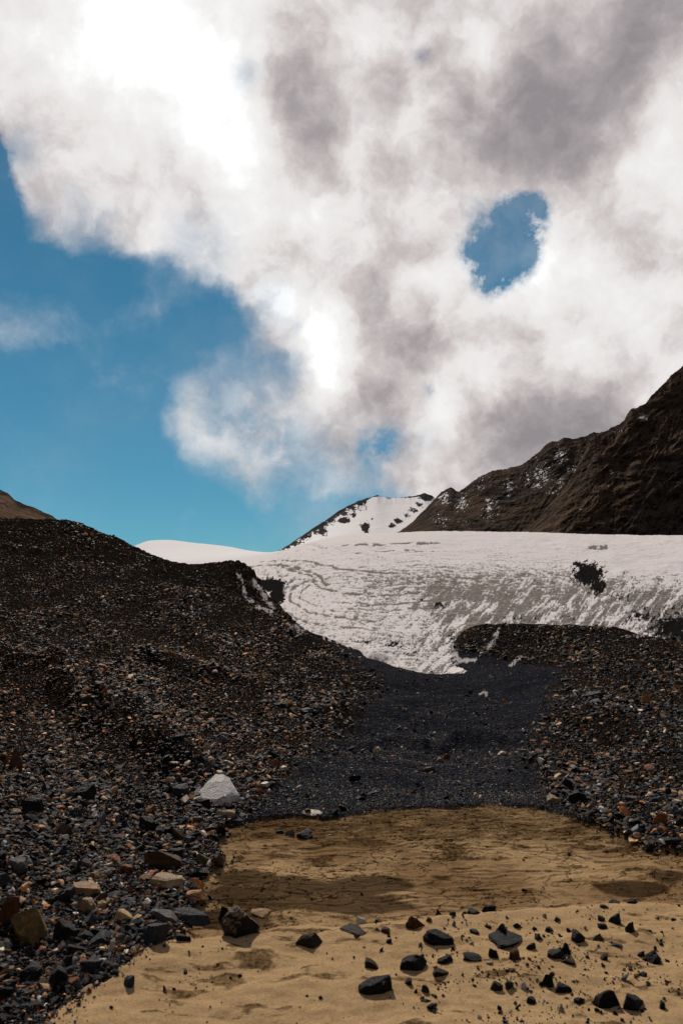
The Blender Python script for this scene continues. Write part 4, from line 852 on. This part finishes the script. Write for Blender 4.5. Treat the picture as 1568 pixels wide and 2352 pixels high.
# the largest of them are counted one by one
lm = np.array([(s['px'], s['row'], s['w']) for s in L])
bpx, brow, bX, bY, bs_ = sample(2600, (-20, 1560, 1590, 2370), scree_ok, 15, 46, 2.4)
fs = np.clip((brow - 1450) / 420, .3, 1.2); bsz = bs_ * fs
keep = []; occ = [(a, b_ - 0, c * .5) for a, b_, c in lm]
order = np.argsort(-bsz)
for i in order:
    r_ = bsz[i] * .5
    if all((bpx[i] - a) ** 2 + ((brow[i] - b_) * 1.6) ** 2 > (r_ + c) ** 2 * .62 for a, b_, c in occ):
        keep.append(i); occ.append((bpx[i], brow[i], r_))
NIND = 300 - len(L); ind, restk = keep[:NIND], keep[NIND:]
CN = {'black': 'black', 'dark': 'dark grey', 'slate': 'bluish slate', 'grey': 'light grey', 'brown': 'brown', 'rust': 'rusty orange', 'tan': 'tan', 'pale': 'cream'}
protos = [shard(2 if False else 5, 7000 + j, npl=11, rough=.05) for j in range(0)]
P16 = []
ICO[4] = ico(4)
for j in range(16):
    V, F = shard(4, 7100 + j, npl=int(9 + j % 5), rough=.085, sharp=.6); P16.append((V, F))
SMM = {k: rock_mat2('scree_' + k, v, None) for k, v in PAL.items()}
meshbank = {}
cid = pick_cols(len(ind), [20, 34, 16, 8, 11, 5, 5, 2])
info = []
for q, i in enumerate(ind):
    cn = PN[cid[q]]; near_i = int(np.argmin([(bpx[i] - s['px']) ** 2 + (2.0 * (brow[i] - s['row'])) ** 2 for s in L[:54]] if bpx[i] < 780 else [((bpx[i] - s['px']) ** 2 + (2.0 * (brow[i] - s['row'])) ** 2) if j >= 54 else 1e12 for j, s in enumerate(L)]))
    s = L[near_i]; dx, dy = bpx[i] - s['px'], (brow[i] - s['row']) * 1.5
    rel = ('right of' if dx > 0 else 'left of') if abs(dx) > abs(dy) else ('in front of' if dy > 0 else 'behind')
    info.append((cn, rel, near_i, math.hypot(dx, dy), q, i))
from collections import defaultdict
grp = defaultdict(list)
for t in info: grp[t[:3]].append(t)
ORD = ['', 'second ', 'third ', 'fourth ', 'fifth ', 'sixth ', 'seventh ', 'eighth ', 'ninth ', 'tenth ', 'eleventh ', 'twelfth ', 'thirteenth ', 'fourteenth ', 'fifteenth ', 'sixteenth ', 'seventeenth ', 'eighteenth ', 'nineteenth ', 'twentieth ']
short = [' '.join(s['label'].split()[:9]) for s in L]
import re
def shorten(t):
    t = re.split(r' (?:with|in the|on the|at the|behind|below|beside|just|left|right|lying|standing|leaning|between|near|high|among|above|alone|cut|under|rising|tilted|second|beneath|flecked)\b', t)[0]
    return t
cnt = defaultdict(int)
for s in L: cnt[shorten(s['label'])] += 1
for key, ts in grp.items():
    ts.sort(key=lambda t: t[3])
    for rank, (cn, rel, ni, dd, q, i) in enumerate(ts):
        j = q % 16
        if (j, cn) not in meshbank:
            me = mesh_np('scree_stone', P16[j][0], P16[j][1], smooth=False); me.materials.append(SMM[cn]); meshbank[(j, cn)] = me
        o = bpy.data.objects.new('scree_stone', meshbank[(j, cn)]); scene.collection.objects.link(o)
        X_, Y_ = bX[i], bY[i]; Z_ = float(ground_full(np.array([X_]), np.array([Y_]))[0]); k = bsz[i] * math.hypot(Y_, H) / FPX * .5
        rs = np.random.default_rng(9000 + q)
        o.scale = (k, k * rs.uniform(.6, .9), k * rs.uniform(.45, .85)); o.rotation_euler = (rs.normal(0, .25), rs.normal(0, .25), rs.uniform(0, 6.28))
        o.location = (X_, Y_, Z_ + k * .12)
        ref = L[ni]['label']; ref = shorten(ref) if cnt[shorten(ref)] == 1 and len(shorten(ref).split()) > 2 else ref
        head = f"{ORD[min(rank, 19)]}nearest {CN[cn]} stone {rel} the "; ref = ' '.join(ref.split()[:16 - len(head.split())])
        ref = re.sub(r' (?:the|of|to|at|on|with|in|its|a|and)( the| its)?$', '', ref)
        o['label'] = (f"{ORD[min(rank, 19)]}nearest {CN[cn]} stone {rel} the {ref}" if True else '')
        o['category'] = 'stone'; o['group'] = 'loose stones of the scree slopes'
# scree going on beyond the sides of the view
for lo_, hi_ in ((-1500, -260), (1800, 3000)):
    ex, er, eX, eY, es = sample(16000, (lo_, 1300, hi_, 2800), lambda a_, b_: np.where(inpoly(a_, b_, SAND), 0, 1), 9, 40, 2.4)
    X = np.concatenate([X, eX]); Y = np.concatenate([Y, eY]); size = np.concatenate([size, es * np.hypot(eY, H) / FPX * np.clip((er - 950) / 800, .46, 1.15)])
# those below the count join the scree
kk = np.array(restk, int)
X = np.concatenate([X, bX[kk]]); Y = np.concatenate([Y, bY[kk]]); size = np.concatenate([size, (bsz * np.hypot(bY, H) / FPX)[kk]])
c_ids = pick_cols(len(X), W_SC)
bigm = size * FPX / np.hypot(Y, H) > 7
stones_mesh('scree', X[bigm], Y[bigm], size[bigm], c_ids[bigm], 2, 'mixed dark and rusty stones covering the slopes', 'scree')
stones_mesh('scree_rubble', X[~bigm], Y[~bigm], size[~bigm], c_ids[~bigm], 1, 'small dark rubble filling the slopes between larger stones', 'rubble')
# gravel of the basin
px, row, X, Y, sz = sample(110000, (520, 1440, 1480, 1890), grav_ok, 2.0, 8, 3.1)
size = sz * np.hypot(Y, H) / FPX * np.clip((row - 1350) / 420, .4, 1.1) * 1.2
stones_mesh('gravel', X, Y, size, pick_cols(len(X), [8, 26, 34, 22, 4, 1.5, 2.5, 2]), 1, 'fine blue black gravel in the basin behind the sand pan', 'gravel', lift=.12)
px, row, X, Y, sz = sample(5000, (560, 1850, 1600, 1995), lambda a_, b_: np.exp(-np.abs(b_ - np.interp(a_, [600, 680, 860, 1060, 1200, 1270, 1340, 1430, 1580], [1884, 1882, 1874, 1858, 1856, 1870, 1895, 1934, 1968])) / 11), 1.8, 12, 2.6)
stones_mesh('gravel_fringe', X, Y, sz * np.hypot(Y, H) / FPX, pick_cols(len(X), [16, 34, 24, 10, 8, 2, 4, 2]), 1, 'loose grit spilling over the far edge of the sand pan', 'gravel', lift=.12)
# pebbles strewn on the near sand
def peb_ok(px, row):
    s_ = inpoly(px, row, SAND); dn = .05 + 1.2 * np.exp(-((px - 1200) / 230) ** 2 - ((row - 2260) / 70) ** 2) + .35 * (px > 950) + .25 * np.exp(-((px - 480) / 160) ** 2 - ((row - 2250) / 60) ** 2)
    nz = sstep(fbm(px * .012, row * .02, 3, 401), -.25, .3)
    return np.where(s_ & (row > 2100 + 30 * (px < 900)), np.clip(dn * nz, 0, 1), 0) + np.where(s_ & (row < 2100), .012, 0)
px, row, X, Y, sz = sample(15000, (100, 1900, 1640, 2480), peb_ok, 3.2, 17, 2.7)
stones_mesh('pebbles', X, Y, sz * np.hypot(Y, H) / FPX, pick_cols(len(X), [30, 40, 14, 4, 6, 3, 1, .5]), 2, 'small black pebbles strewn over the near sand', 'pebbles', lift=.12, flat=(.5, .9))
# stones along the ragged left shore of the sand
def shore_ok(px, row):
    lx = np.interp(row, [1880, 1905, 1950, 1985, 2030, 2075, 2110, 2150, 2190, 2225, 2290, 2352], [600, 520, 495, 520, 455, 470, 430, 420, 370, 300, 220, 135])
    return np.exp(-((px - lx) / 34) ** 2) * (row > 1880)
px, row, X, Y, sz = sample(5500, (60, 1880, 700, 2400), shore_ok, 3, 17, 2.4)
stones_mesh('shore_stones', X, Y, sz * np.hypot(Y, H) / FPX, pick_cols(len(X), [24, 38, 16, 6, 8, 3, 3, 1]), 2, 'broken dark stones along the left margin of the sand', 'scree')
print('objects', len(bpy.data.objects), 'individual', len(ind) + len(L))
